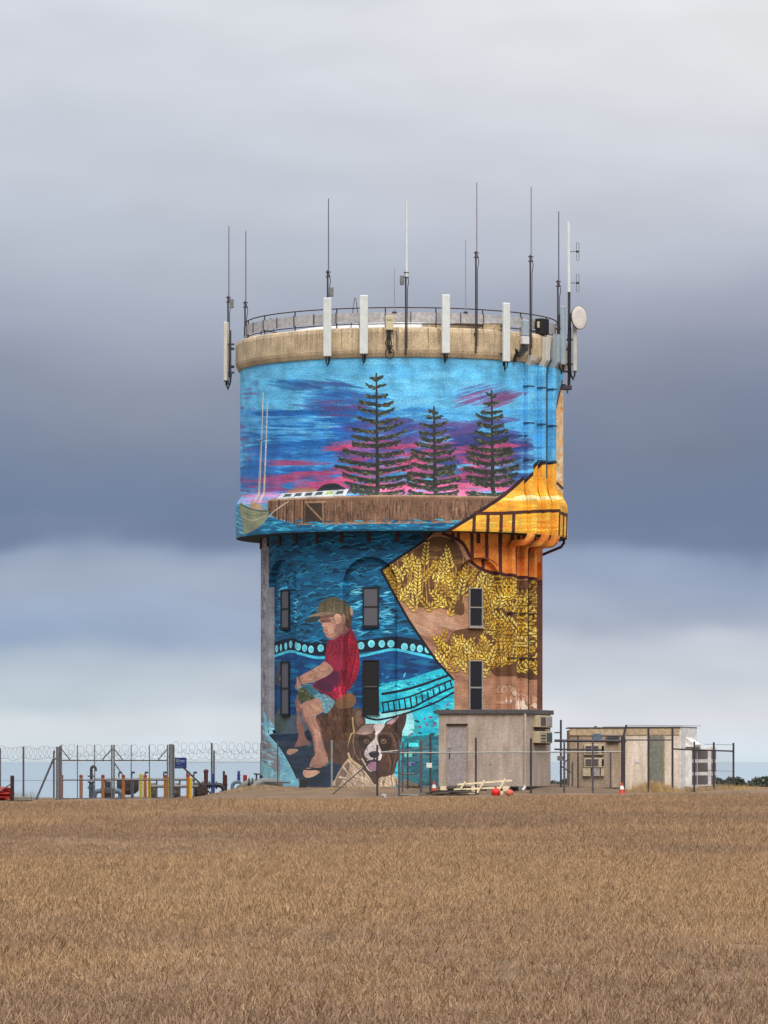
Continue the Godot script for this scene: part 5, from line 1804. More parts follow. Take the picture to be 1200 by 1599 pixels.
	pole(g, "top_rail", at(595, 1176, d2 + 0.1), at(623, 1175.5, d2 + 0.1), 0.022, M.galv)
	# the front fence in front of the sheds
	f = thing("compound_fence", "dark post and rail chain-link fence in front of the block sheds", "fence", on_ground(800, d2))
	for q in [[629.0, 1158.0, 145.5, "galv_dark", 0.03], [637.0, 1160.0, 147.0, "dark_steel", 0.03], [658.0, 1156.0, 145.0, "galv_dark", 0.045], [672.5, 1146.0, 145.5, "dark_steel", 0.035], [743.5, 1152.0, d2, "dark_steel", 0.032], [829.5, 1153.0, d2, "dark_steel", 0.036], [881.5, 1156.0, d2, "galv_dark", 0.034], [926.0, 1158.0, d2, "galv_dark", 0.034], [973.5, 1150.0, d2, "dark_steel", 0.07]]:
		pole(f, "post", on_ground(q[0], q[2]) - Vector3(0, 0.02, 0), at(q[0], q[1], q[2]), q[4], M[q[3]])
	pole(f, "post_arm", at(973.5, 1151, d2), at(978.5, 1132, d2), 0.035, M.dark_steel)
	pole(f, "top_rail", at(623, 1175.5, d2), at(975, 1174, d2), 0.024, M.light_steel)
	pole(f, "bottom_rail", at(623, 1241.5, d2), at(975, 1240.5, d2), 0.026, M.galv)
	pole(f, "cross_rail", at(623, 1173, 145.2), at(672, 1168, 145.5), 0.026, M.galv_dark)
	pole(f, "cross_rail", at(626, 1209, 145.5), at(650, 1208.5, 146.5), 0.026, M.galv)
	pole(f, "cross_rail", at(650, 1208.5, 146.5), at(660, 1204.5, 145.5), 0.026, M.galv)
	pole(f, "upper_rail", at(866, 1156.5, 146.0), at(978, 1157.5, 146.0), 0.045, M.dark_steel)
	pole(f, "upper_rail", at(866, 1170, 146.2), at(940, 1171, 146.2), 0.03, M.dark_steel)
	chain_mesh(f, at(623, 1240, d2), at(975, 1240, d2), at(0, 1241, d2).y, at(0, 1175, d2).y)
	# the scaffold-like frame between the sheds
	f = thing("scaffold", "dark tall pole frame with grey sign between the two sheds", "frame", on_ground(876, 148.0))
	pole(f, "upright", on_ground(876.2, 148), at(876.2, 1124, 148), 0.035, M.dark_steel)
	pole(f, "upright", on_ground(903.0, 147), at(903.0, 1149, 147), 0.028, M.dark_steel)
	for q in [[866.0, 1144.0, 877.0, 1144.0], [876.0, 1196.0, 892.0, 1206.0], [880.0, 1192.0, 888.0, 1185.0]]:
		pole(f, "strut", at(q[0], q[1], 148), at(q[2], q[3], 148), 0.022, M.dark_steel)
	var s := st()
	bx(s, at(875.5, 1184, 147.9) - f.position, Vector3(0.22, 0.16, 0.02), 0.004)
	part(f, "sign_plate", s, M.galv)
	# the right hand run
	f = thing("compound_fence", "tall dark post fence beside the pale hut at the right end", "fence", on_ground(1085, 146.0))
	for q in [[1013.0, 1135.0, 146.0, 0.035], [1050.5, 1135.0, 146.5, 0.036], [1084.5, 1158.0, 147.0, 0.03], [1115.0, 1159.0, 148.0, 0.034], [1145.7, 1160.0, 149.0, 0.034]]:
		pole(f, "post", on_ground(q[0], q[2]) - Vector3(0, 0.02, 0), at(q[0], q[1], q[2]), q[3], M.dark_steel)
	for q in [[978.0, 1132.5, 146.0, 1095.0, 1133.5, 147.5, 0.008], [975.0, 1155.5, 145.0, 1051.0, 1155.5, 146.5, 0.02], [1051.0, 1169.5, 146.5, 1146.0, 1173.0, 149.0, 0.026], [1100.0, 1162.0, 147.5, 1146.0, 1163.0, 149.0, 0.006], [1100.0, 1203.0, 147.5, 1146.0, 1204.5, 149.0, 0.006]]:
		pole(f, "rail", at(q[0], q[1], q[2]), at(q[3], q[4], q[5]), q[6], M.dark_steel, 6)
	chain_mesh(f, on_ground(1100, 147.5), on_ground(1146, 149), gh(11.5, 9) + 0.02, at(0, 1171, 148).y)

func louvred(t: Node3D, n: String, xf: Transform3D, w: float, h: float, dep: float, m: Material, slats: int, sm: Material) -> MeshInstance3D:
	# a boxed unit with slats over a flat sheet painted as the opening's shade; local z is its face
	var s := st()
	box(s, xf, Vector3(w, h, dep), 0.015)
	var o := part(t, n, s, m)
	s = st()
	box(s, xf * Transform3D(Basis(), Vector3(0, 0, dep / 2.0 + 0.002)), Vector3(w * 0.82, h * 0.8, 0.01))
	part(o, "grille", s, M.opening_shade)
	for k in slats:
		s = st()
		var y := (float(k) + 0.5) / slats - 0.5
		box(s, xf * Transform3D(Basis(Vector3.RIGHT, 0.5), Vector3(0, y * h * 0.8, dep / 2.0 + 0.014)), Vector3(w * 0.8, h * 0.8 / slats * 0.55, 0.012))
		part(o, "slat", s, sm)
	return o

func make_sheds() -> void:
	# block shed in front of the tower
	var a := deg_to_rad(17.0)
	var c := on_ground(822, 146.0)
	c.y = -0.02
	var t := thing("equipment_shed", "beige pebble-faced flat-roofed shed in front of the tower", "shed", c)
	var fx := Vector3(-cos(a), 0, -sin(a))       # along the front, leftwards
	var sx := Vector3(sin(a), 0, -cos(a))        # along the side, away
	var ctr := fx * 1.54 + sx * 1.62
	var turn := Basis(Vector3.UP, -a)
	var b := Basis(-fx, Vector3.UP, -sx)
	var s := st()
	box(s, Transform3D(b, ctr + Vector3(0, 1.33, 0)), Vector3(3.08, 2.46, 3.24), 0.012)
	part(t, "wall", s, M.aggregate)
	for k in 6:
		s = st()
		box(s, Transform3D(b, fx * (0.16 + 0.55 * k) + Vector3(0, -0.01, 0) + sx * 0.1), Vector3(0.22, 0.23, 0.24), 0.01)
		part(t, "pier", s, M.concrete_grey if k % 2 == 0 else M.timber)
	s = st()
	box(s, Transform3D(b, ctr + Vector3(0, 2.63, 0)), Vector3(3.26, 0.15, 3.42), 0.01)
	part(t, "roof", s, M.roof_slab)
	# door with hood and handle, in the front
	var fd := Transform3D(b, fx * 2.42 + Vector3(0, 1.12, 0) - sx * 0.012)
	s = st()
	box(s, fd, Vector3(0.64, 2.0, 0.03), 0.004)
	var d := part(t, "door", s, M.door_grey)
	s = st()
	for sg in [-1, 1]: box(s, fd * Transform3D(Basis(), Vector3(sg * 0.345, 0, 0.0)), Vector3(0.05, 2.06, 0.05), 0.005)
	box(s, fd * Transform3D(Basis(), Vector3(0, 1.03, 0.0)), Vector3(0.64, 0.05, 0.05), 0.005)
	part(d, "frame", s, M.aggregate_brown)
	s = st()
	box(s, fd * Transform3D(Basis(), Vector3(0, 1.085, 0.04)), Vector3(0.74, 0.045, 0.12), 0.005)
	part(d, "hood", s, M.post_brown)
	s = st()
	box(s, fd * Transform3D(Basis(), Vector3(-0.26, 0.05, 0.03)), Vector3(0.03, 0.26, 0.04), 0.005)
	part(d, "handle", s, M.dark_steel)
	s = st()
	box(s, fd * Transform3D(Basis(), Vector3(-0.24, 0.30, 0.025)), Vector3(0.14, 0.05, 0.03), 0.005)
	part(d, "lock", s, M.frame_white)
	s = st()
	box(s, Transform3D(b, fx * 1.27 + Vector3(0, 0.85, 0) - sx * 0.008), Vector3(0.03, 0.04, 0.02))
	part(t, "tap", s, M.dark_steel)
	# downpipe on the corner, with a white shoe
	s = st()
	tube(s, [fx * 0.02 - sx * 0.05 + Vector3(0, 2.72, 0), fx * 0.02 - sx * 0.05 + Vector3(0, 0.12, 0)], 0.04, 10)
	part(t, "downpipe", s, M.aggregate)
	s = st()
	tube(s, [fx * 0.02 - sx * 0.05 + Vector3(0, 0.14, 0), fx * 0.04 - sx * 0.06 + Vector3(0, 0.05, 0), fx * 0.1 - sx * 0.16 + Vector3(0, -0.03, 0)], 0.048, 10)
	part(t, "pipe_shoe", s, M.white_box)
	# the two wall units in the side
	var sb := Basis(sx, Vector3.UP, -fx)
	for q in [[2.28, "ac_opening_shade", "door_grey"], [1.74, "ac_cream", "ac_green"]]:
		var y: float = q[0] + 0.12 - 0.09
		s = st()
		box(s, Transform3D(sb, sx * 1.75 + Vector3(0, y, 0) + fx * -0.10), Vector3(1.7, 0.40, 0.26), 0.015)
		var u := part(t, "air_conditioner", s, M.ac_cream)
		s = st()
		box(s, Transform3D(sb, sx * 1.38 + Vector3(0, y, 0) + fx * -0.235), Vector3(0.62, 0.28, 0.012))
		part(u, "intake", s, M[q[1]] if q[1] == "ac_opening_shade" else M.opening_shade)  # closed flat sheet, coloured as the shade of an open intake
		if q[1] != "ac_opening_shade":
			for k in 3:
				s = st()
				box(s, Transform3D(sb, sx * 1.38 + Vector3(0, y - 0.1 + 0.1 * k, 0) + fx * -0.25), Vector3(0.62, 0.035, 0.03))
				part(u, "slat", s, M.ac_cream)
		s = st()
		box(s, Transform3D(sb, sx * 2.18 + Vector3(0, y, 0) + fx * -0.238), Vector3(0.66, 0.30, 0.016), 0.003)
		part(u, "outlet", s, M[q[2]])
		s = st()
		box(s, Transform3D(sb, sx * 1.75 + Vector3(0, y - 0.23, 0) + fx * -0.08), Vector3(1.5, 0.04, 0.2))
		part(u, "shelf", s, M.post_brown)
	# brown hut with stacked air conditioners
	c = on_ground(890, 150.0)
	c.y = gh(7.4, 7.0)
	t = thing("equipment_hut", "brown pebble-faced hut with stacked air conditioner boxes on its front", "hut", c)
	var W := 1.92
	s = st()
	bx(s, Vector3(W / 2.0, 1.02, -1.2), Vector3(W, 2.0, 2.4), 0.01)
	part(t, "wall", s, M.aggregate_brown)
	for k in 4:
		s = st()
		bx(s, Vector3(0.2 + 0.5 * k, -0.06, -0.15), Vector3(0.2, 0.2, 0.2), 0.01)
		part(t, "pier", s, M.concrete_grey)
	s = st()
	bx(s, Vector3(W / 2.0, 1.96, 0.02), Vector3(W + 0.02, 0.26, 0.06), 0.01)
	part(t, "fascia", s, M.cream_paint)
	s = st()
	bx(s, Vector3(W / 2.0, 2.10, -1.18), Vector3(W + 0.08, 0.04, 2.52), 0.006)
	part(t, "roof", s, M.roof_slab)
	s = st()
	bx(s, Vector3(0.9, 2.14, -0.1), Vector3(0.1, 0.05, 0.08), 0.01)
	part(t, "roof_cap", s, M.galv)
	s = st()
	bx(s, Vector3(0.94, 1.78, 0.03), Vector3(0.30, 0.24, 0.05), 0.008)
	part(t, "control_box", s, M.pipe_steel_blue)
	louvred(t, "vent_unit", Transform3D(Basis(), Vector3(1.50, 1.72, 0.08)), 0.46, 0.26, 0.14, M.galv_dark, 3, M.dark_steel)
	for q in [[1.28, 0.36], [0.83, 0.34]]:
		s = st()
		bx(s, Vector3(0.84, q[0] + 0.06, 0.10), Vector3(0.70, q[1], 0.2), 0.015)
		var u := part(t, "air_conditioner", s, M.ac_cream)
		for k in 2:
			s = st()
			bx(s, Vector3(0.64 + 0.24 * k, q[0] + 0.06, 0.203), Vector3(0.20, q[1] * 0.72, 0.012))
			part(u, "grille", s, M.ac_opening_shade)  # flat sheet behind the slats, its dark colour painting the shade within
		for k in 3:
			s = st()
			bx(s, Vector3(0.76, q[0] - 0.03 + 0.09 * k, 0.213), Vector3(0.46, 0.012, 0.012))
			part(u, "slat", s, M.galv_dark)
		s = st()
		bx(s, Vector3(1.14, q[0] + 0.06, 0.11), Vector3(0.10, q[1] * 0.8, 0.18), 0.01)
		part(u, "end_box", s, M.ac_cream if q[0] > 1.0 else M.aggregate)
	for q in [[0.58, 0.30], [0.90, 0.30], [1.13, 0.14]]:
		s = st()
		bx(s, Vector3(q[0], 0.56, 0.09), Vector3(q[1] - 0.02, 0.28, 0.17), 0.012)
		part(t, "meter_box", s, M.door_grey if q[0] > 0.7 and q[0] < 1.0 else M.ac_cream)
	for q in [[0.10, 0.24, 0.9], [1.42, 1.5, 1.3]]:
		s = st()
		bar(s, Vector3(q[0], 0.05, 0.04), Vector3(q[0], q[2], 0.04), 0.025, 6)
		part(t, "conduit", s, M.galv_dark)
	# pale hut and its white end
	c = on_ground(1061, 150.5)
	c.y = gh(9.5, 6.0) + 0.01
	a = deg_to_rad(14.0)
	fx = Vector3(-cos(a), 0, -sin(a))
	sx = Vector3(sin(a), 0, -cos(a))
	b = Basis(-fx, Vector3.UP, -sx)
	t = thing("equipment_hut", "pale cream hut with a white louvred end at the right", "hut", c)
	t.scale.y = 1.07
	ctr = fx * 1.32 + sx * 1.6
	s = st()
	box(s, Transform3D(b, ctr + Vector3(0, 0.98, 0)), Vector3(2.64, 2.1, 3.2), 0.01)
	part(t, "wall", s, M.aggregate_pale)
	s = st()
	box(s, Transform3D(b, fx * 1.32 - sx * 0.012 + Vector3(0, 1.92, 0)), Vector3(2.66, 0.22, 0.05), 0.006)
	part(t, "fascia", s, M.cream_paint)
	s = st()
	box(s, Transform3D(b, ctr + Vector3(0, 2.06, 0)), Vector3(2.76, 0.05, 3.32), 0.006)
	part(t, "roof", s, M.roof_slab)
	s = st()
	box(s, Transform3D(b, fx * 0.80 - sx * 0.014 + Vector3(0, 0.90, 0)), Vector3(0.50, 1.76, 0.03), 0.004)
	d = part(t, "door", s, M.door_green)
	s = st()
	for sg in [-1, 1]: box(s, Transform3D(b, fx * (0.80 + sg * 0.28) - sx * 0.016 + Vector3(0, 0.90, 0)), Vector3(0.05, 1.8, 0.045), 0.004)
	part(d, "frame", s, M.cream_paint)
	s = st()
	box(s, Transform3D(b, fx * 1.48 - sx * 0.012 + Vector3(0, 0.98, 0)), Vector3(0.16, 0.14, 0.02), 0.003)
	part(t, "notice", s, M.white_panel)
	sb = Basis(sx, Vector3.UP, -fx)
	s = st()
	box(s, Transform3D(sb, sx * 1.6 - fx * 0.03 + Vector3(0, 1.0, 0)), Vector3(3.24, 2.12, 0.06), 0.006)
	part(t, "end_panel", s, M.white_panel)
	# sloping hood
	s = st()
	var hp := [Vector3(0, 1.74, 0), Vector3(0, 1.42, 0), Vector3(0, 1.42, 0.30), Vector3(0, 1.50, 0.34)]
	for k in 2:
		var q := []
		for v in hp: q.append(sx * (0.9 if k == 0 else 2.2) - fx * (0.06 + v.z) + Vector3(0, v.y, 0))
		face(s, q, -sx if k == 0 else sx)
	for k in 4:
		var v: Vector3 = hp[k]
		var w: Vector3 = hp[(k + 1) % 4]
		var e: Vector3 = w - v
		face(s, [sx * 0.9 - fx * (0.06 + v.z) + Vector3(0, v.y, 0), sx * 2.2 - fx * (0.06 + v.z) + Vector3(0, v.y, 0), sx * 2.2 - fx * (0.06 + w.z) + Vector3(0, w.y, 0), sx * 0.9 - fx * (0.06 + w.z) + Vector3(0, w.y, 0)], -fx * e.y * -1.0 + Vector3(0, -e.z, 0) if k != 3 else -fx + Vector3.UP)
	part(t, "hood", s, M.white_panel)
	for col in 2:
		var u0 := 1.5 if col == 0 else 2.75
		s = st()
		box(s, Transform3D(sb, sx * u0 - fx * (0.16 + 0.22 * col) + Vector3(0, 0.72 + 0.06 * col, 0)), Vector3(1.1, 1.30, 0.22 + 0.5 * col), 0.01)
		var u := part(t, "cooling_unit", s, M.white_panel)
		for k in 3:
			var dep := 0.275 + 0.472 * col
			s = st()
			box(s, Transform3D(sb, sx * u0 - fx * dep + Vector3(0, 0.34 + 0.42 * k, 0)), Vector3(0.92, 0.30, 0.012))
			var gr := part(u, "grille", s, M.louvre_shade)  # flat sheet without slats; the louvres' shade is in its colour
			if col == 1:
				s = st()
				box(s, Transform3D(b, sx * 2.195 - fx * 0.45 + Vector3(0, 0.34 + 0.42 * k, 0)), Vector3(0.36, 0.30, 0.012))
				part(u, "grille", s, M.louvre_shade)
	s = st()
	box(s, Transform3D(sb, sx * 1.1 - fx * 0.14 + Vector3(0, 0.02, 0)), Vector3(0.7, 0.2, 0.18), 0.01)
	part(t, "step", s, M.concrete_grey)

func bollard(label: String, px: float, top: float, d: float, m: String, cap: bool) -> void:
	var p := on_ground(px, d)
	var h := at(px, top, d).y - p.y
	var t := thing("bollard", label, "bollard", p, "bollards round the pumps")
	var s := st()
	lathe(s, Vector3.ZERO, [Vector2(0.0, h), Vector2(0.045, h), Vector2(0.056, h - 0.015), Vector2(0.056, -0.05)], 12)
	part(t, "post", s, M[m])
	if cap:
		s = st()
		lathe(s, Vector3(0, h, 0), [Vector2(0.0, 0.03), Vector2(0.05, 0.022), Vector2(0.062, 0.0), Vector2(0.062, -0.055), Vector2(0.056, -0.055)], 12)
		part(t, "cap", s, M.cap_red)

func flange(s: SurfaceTool, p: Vector3, axis: Vector3, r: float, th := 0.05) -> void:
	bar(s, p - axis * th / 2.0, p + axis * th / 2.0, r, 14)

func make_pumps() -> void:
	bollard("tan bollard with red cap against the left gate post", 96.5, 1211, 146.3, "bollard_tan", true)
	bollard("tan bollard with red cap left of the blue standpipe", 127, 1211, 146.6, "bollard_tan", true)
	bollard("orange bollard with red cap just right of the blue standpipe", 161, 1211, 146.6, "bollard_orange", true)
	bollard("orange bollard with red cap in front of the dark vessel", 193, 1211, 146.6, "bollard_orange", true)
	bollard("tall yellow bollard right of the dark vessel", 220.5, 1208, 146.6, "bollard_yellow", false)
	bollard("orange bollard with red cap between two yellow bollards", 227, 1211, 147.0, "bollard_orange", true)
	bollard("short yellow bollard right of the orange one beside the dark vessel", 233.5, 1214, 146.6, "bollard_yellow", false)
	bollard("orange bollard with red cap left of the right gate post", 258.5, 1211, 147.0, "bollard_orange", true)
	bollard("yellow bollard touching the right gate post", 262.5, 1213, 147.0, "bollard_yellow", false)
	bollard("orange bollard with red cap below the blue sign", 294, 1210, 147.2, "bollard_orange", true)
	bollard("yellow bollard beside the vessel below the inclined brace", 298, 1214, 147.2, "bollard_yellow", false)
	# blue standpipe
	var d := 148.0
	var p := on_ground(143, d)
	var t := thing("standpipe", "dark blue standpipe with a hooked top behind the gate", "standpipe", p)
	var s := st()
	var hh := at(143, 1196, d).y - p.y
	tube(s, [Vector3(0, -0.05, 0), Vector3(0, hh - 0.55, 0)], 0.085, 12)
	part(t, "riser", s, M.pipe_blue)
	s = st()
	for y in [0.38, hh - 0.55, hh - 0.35]: flange(s, Vector3(0, y, 0), Vector3.UP, 0.13)
	part(t, "flange", s, M.pipe_blue)
	s = st()
	var hook := [Vector3(0, hh - 0.5, 0), Vector3(0, hh - 0.14, 0)]
	hook.append_array(arc(Vector3(0.07, hh - 0.1, 0), Vector3(-0.07, 0, 0), Vector3(0, 0.08, 0), 0, PI, 8))
	hook.append(Vector3(0.15, hh - 0.18, 0))
	tube(s, hook, 0.05, 10)
	part(t, "air_valve", s, M.pipe_dark)
	# pump and bent suction pipe
	p = on_ground(165, d)
	t = thing("pump", "blue pump body with bent pipe behind the gate", "pump", p)
	s = st()
	lathe(s, Vector3(0.08, 0.0, 0), [Vector2(0.0, 0.42), Vector2(0.12, 0.40), Vector2(0.22, 0.32), Vector2(0.25, 0.20), Vector2(0.20, 0.06), Vector2(0.22, -0.05)], 16)
	part(t, "casing", s, M.pipe_dark)
	s = st()
	var bend := [Vector3(0.10, 0.26, 0), Vector3(0.36, 0.26, 0)]
	bend.append_array(arc(Vector3(0.40, 0.06, 0), Vector3(0, 0.20, 0), Vector3(0.18, 0, 0), 0, PI / 2.0, 6))
	bend.append(Vector3(0.58, -0.05, 0))
	tube(s, bend, 0.09, 12)
	part(t, "outlet_bend", s, M.pipe_steel_blue)
	s = st()
	bend = [Vector3(-0.05, 0.28, 0), Vector3(-0.2, 0.27, 0)]
	bend.append_array(arc(Vector3(-0.22, 0.06, 0), Vector3(0, 0.2, 0), Vector3(-0.16, 0, 0), 0, PI / 2.0, 6))
	bend.append(Vector3(-0.38, -0.05, 0))
	tube(s, bend, 0.08, 12)
	part(t, "inlet_bend", s, M.pipe_steel_blue)
	s = st()
	for x in [-0.12, 0.30]: flange(s, Vector3(x, 0.265, 0), Vector3.RIGHT, 0.14)
	part(t, "flange", s, M.pipe_dark)
	s = st()
	bx(s, Vector3(0.08, 0.5, 0), Vector3(0.2, 0.2, 0.2), 0.03)
	bar(s, Vector3(-0.12, 0.40, 0.02), Vector3(0.0, 0.62, 0.02), 0.02, 6)
	part(t, "valve_head", s, M.pipe_dark)
	# manifold
	var d2 := 149.0
	p = on_ground(225, d2)
	t = thing("pipe_manifold", "long grey horizontal twin pipe manifold behind the bollards", "pipe", p)
	for q in [[146.0, 305.0, 1217.0, 0.05], [236.0, 310.0, 1228.0, 0.055]]:
		s = st()
		tube(s, [at(q[0], q[2], d2) - p, at(q[1], q[2], d2) - p], q[3], 10)
		part(t, "pipe", s, M.galv)
	for x in [166.0, 208.0, 245.0, 281.0, 303.0]:
		s = st()
		bar(s, at(x, 1217, d2) - p, on_ground(x, d2) - p - Vector3(0, 0.03, 0), 0.03, 8)
		part(t, "leg", s, M.galv_dark)
	for x in [186.0, 206.0, 227.0, 256.0, 292.0, 303.0]:
		s = st()
		var q := at(x, 1214, d2) - p
		bar(s, q, q + Vector3(0, 0.14, 0), 0.025, 8)
		bx(s, q + Vector3(0.05, 0.17, 0.0), Vector3(0.13, 0.07, 0.07), 0.02)
		part(t, "valve", s, M.pipe_dark)
	# filter vessels
	for q in [[200.0, 1217.0, 1240.0, 0.38, "vessel", "dark ribbed filter vessel hanging behind the gate's right leaf"], [240.0, 1224.0, 1245.0, 0.12, "vessel_pale", "small pale filter vessel behind the short yellow bollard"], [274.0, 1224.0, 1245.0, 0.16, "vessel_pale", "pale filter vessel right of the right gate post"], [312.0, 1223.0, 1246.0, 0.22, "vessel", "dark grey vessel below the inclined fence brace"]]:
		p = on_ground(q[0], 149.6)
		t = thing("filter_vessel", q[5], "vessel", p)
		var yt: float = at(q[0], q[1], 149.6).y - p.y
		var yb: float = at(q[0], q[2], 149.6).y - p.y
		s = st()
		var r: float = q[3]
		lathe(s, Vector3.ZERO, [Vector2(0, yt + 0.03), Vector2(r * 0.7, yt + 0.02), Vector2(r, yt - 0.04), Vector2(r * 1.01, lerpf(yt, yb, 0.5)), Vector2(r, yb + 0.12), Vector2(r * 0.7, yb + 0.02), Vector2(r * 0.2, yb - 0.03), Vector2(0, yb - 0.03)], 20)
		part(t, "shell", s, M[q[4]])
		for k in 3:
			s = st()
			var aa := k * TAU / 3.0 + 0.5
			bar(s, Vector3(sin(aa) * r * 0.8, yb + 0.1, cos(aa) * r * 0.8), Vector3(sin(aa) * r * 0.85, -0.08, cos(aa) * r * 0.85), 0.025, 6)
			part(t, "leg", s, M.galv_dark)
		s = st()
		lathe(s, Vector3(0, lerpf(yt, yb, 0.25), 0), [Vector2(r * 1.0, 0.02), Vector2(r * 1.03, 0.015), Vector2(r * 1.03, -0.015), Vector2(r, -0.02)], 20)
		part(t, "band", s, M.galv_dark)
	# blue sign on the fence
	p = at(282.5, 1191.5, 146.4)
	t = thing("sign_board", "square dark blue sign with faint lettering beside the right gate post", "sign", p)
	s = st()
	bx(s, Vector3.ZERO, Vector3(0.40, 0.37, 0.02), 0.004)
	part(t, "board", s, M.sign_blue)
	for q in [[-0.10, 0.12, 0.12, 0.025, "sign_grey"], [-0.10, 0.06, 0.12, 0.06, "sign_grey"], [0.06, 0.08, 0.17, 0.03, "sign_lilac"], [0.06, 0.035, 0.15, 0.02, "sign_lilac"], [-0.07, -0.03, 0.14, 0.015, "sign_lilac"], [-0.04, -0.13, 0.22, 0.015, "sign_grey"]]:
		s = st()
		bx(s, Vector3(q[0], q[1], 0.012), Vector3(q[2], q[3], 0.004))
		part(t, "print", s, M[q[4]])
	s = st()
	bar(s, Vector3(-0.2, 0.0, -0.02), Vector3(-0.26, 0.0, -0.02), 0.012, 6)
	part(t, "bracket", s, M.galv)
	# valves and bends between the fence and the tower
	var dv := 151.0
	p = on_ground(322, dv)
	t = thing("gate_valve", "maroon gate valve on dark pipework right of the yellow bollard", "valve", p)
	s = st()
	bar(s, Vector3(0, -0.08, 0), Vector3(0, 0.86, 0), 0.075, 10)
	lathe(s, Vector3(0, 0.86, 0), [Vector2(0, 0.06), Vector2(0.05, 0.05), Vector2(0.09, 0), Vector2(0.09, -0.06), Vector2(0.07, -0.06)], 12)
	part(t, "spindle", s, M.pipe_maroon)
	s = st()
	bend = [Vector3(-0.2, 0.36, 0), Vector3(0.42, 0.36, 0)]
	bend.append_array(arc(Vector3(0.45, 0.16, 0), Vector3(0, 0.2, 0), Vector3(0.18, 0, 0), 0, PI / 2.0, 6))
	bend.append(Vector3(0.63, -0.1, 0))
	tube(s, bend, 0.085, 12)
	part(t, "pipe", s, M.pipe_dark)
	s = st()
	for x in [-0.12, 0.12, 0.36]: flange(s, Vector3(x, 0.36, 0), Vector3.RIGHT, 0.14)
	flange(s, Vector3(0.63, 0.14, 0), Vector3.UP, 0.13)
	part(t, "flange", s, M.pipe_dark)
	for q in [[333.5, 1208.0, 150.5, 0.04, "pipe_bright_blue", "thin blue marker post beside the tall fence post"], [350.0, 1204.0, dv, 0.04, "pipe_maroon", "tall maroon marker post right of the gate valve"], [352.5, 1210.0, dv + 0.2, 0.06, "pipe_maroon", "short thick maroon post just right of the tall maroon one"], [383.0, 1210.0, dv + 0.5, 0.07, "pipe_red", "bright red marker post near the tower"]]:
		p = on_ground(q[0], q[2])
		t = thing("marker_post", q[5], "post", p, "marker posts by the pipework")
		s = st()
		var ph: float = at(q[0], q[1], q[2]).y - p.y
		lathe(s, Vector3.ZERO, [Vector2(0, ph), Vector2(q[3] * 0.8, ph), Vector2(q[3], ph - 0.015), Vector2(q[3], -0.25)], 12)
		part(t, "post", s, M[q[4]])
		s = st()
		flange(s, Vector3(0, ph * 0.45, 0), Vector3.UP, q[3] * 1.3, 0.04)
		part(t, "collar", s, M[q[4]])
	p = on_ground(366, dv)
	t = thing("air_release_pipe", "blue swan-neck pipe with bright blue top left of the red post", "pipe", p)
	s = st()
	bend = [Vector3(-0.06, -0.1, 0)]
	bend.append_array(arc(Vector3(0.1, 0.14, 0), Vector3(-0.16, 0, 0), Vector3(0, 0.16, 0), 0, PI / 2.0, 6))
	bend.append(Vector3(0.24, 0.30, 0))
	tube(s, bend, 0.065, 10)
	part(t, "bend", s, M.pipe_steel_blue)
	s = st()
	bar(s, Vector3(0.16, 0.30, 0), Vector3(0.16, 0.68, 0), 0.045, 10)
	flange(s, Vector3(0.16, 0.52, 0), Vector3.UP, 0.065)
	flange(s, Vector3(0.16, 0.42, 0), Vector3.UP, 0.065)
	part(t, "vent_pipe", s, M.pipe_bright_blue)
	p = on_ground(392, dv + 0.4)
	t = thing("main_pipe", "large grey main pipe with valve running into the mound by the tower", "pipe", p)
	s = st()
	tube(s, [Vector3(-0.52, -0.12, 0.1), Vector3(-0.30, 0.10, 0.1), Vector3(-0.1, 0.20, 0.08), Vector3(0.35, 0.24, 0.0)], 0.11, 12)
	part(t, "pipe", s, M.pipe_grey)
	s = st()
	tube(s, [Vector3(0.02, -0.08, 0.35), Vector3(0.22, 0.16, 0.3), Vector3(0.45, 0.26, 0.2), Vector3(0.75, 0.24, 0.1), Vector3(1.1, 0.16, 0.0)], 0.125, 12)
	part(t, "pipe", s, M.pipe_grey)
	s = st()
	for x in [-0.06, 0.06, 0.2]: flange(s, Vector3(x, 0.215, 0.06), Vector3.RIGHT, 0.16)
	part(t, "flange", s, M.pipe_dark)
	s = st()
	bar(s, Vector3(0.2, 0.3, 0.05), Vector3(0.2, 0.52, 0.05), 0.03, 8)
	bar(s, Vector3(0.10, 0.52, 0.05), Vector3(0.32, 0.50, 0.05), 0.025, 8)
	bx(s, Vector3(0.36, 0.42, 0.05), Vector3(0.12, 0.12, 0.1), 0.03)
	part(t, "valve_handle", s, M.pipe_dark)

func cone(label: String, px: float, top: float, d: float) -> void:
	var p := on_ground(px, d)
	var h := at(px, top, d).y - p.y
	var t := thing("traffic_cone", label, "traffic cone", p, "traffic cones")
	var s := st()
	bx(s, Vector3(0, 0.02, 0), Vector3(0.26, 0.05, 0.26), 0.012, 0.3)
	part(t, "base", s, M.cone_orange)
	for q in [[0.04, 0.42, "cone_orange", "lower_body"], [0.42, 0.72, "sign_white", "reflective_band"], [0.72, 1.0, "cone_orange", "tip"]]:
		s = st()
		var y0: float = maxf(q[0] * h, 0.04)
		var y1: float = q[1] * h
		var r0 := lerpf(0.115, 0.028, q[0])
		var r1 := lerpf(0.115, 0.028, q[1])
		lathe(s, Vector3.ZERO, [Vector2(0, y1), Vector2(r1, y1), Vector2(r0, y0), Vector2(0, y0)], 16)
		part(t, q[3], s, M[q[2]])

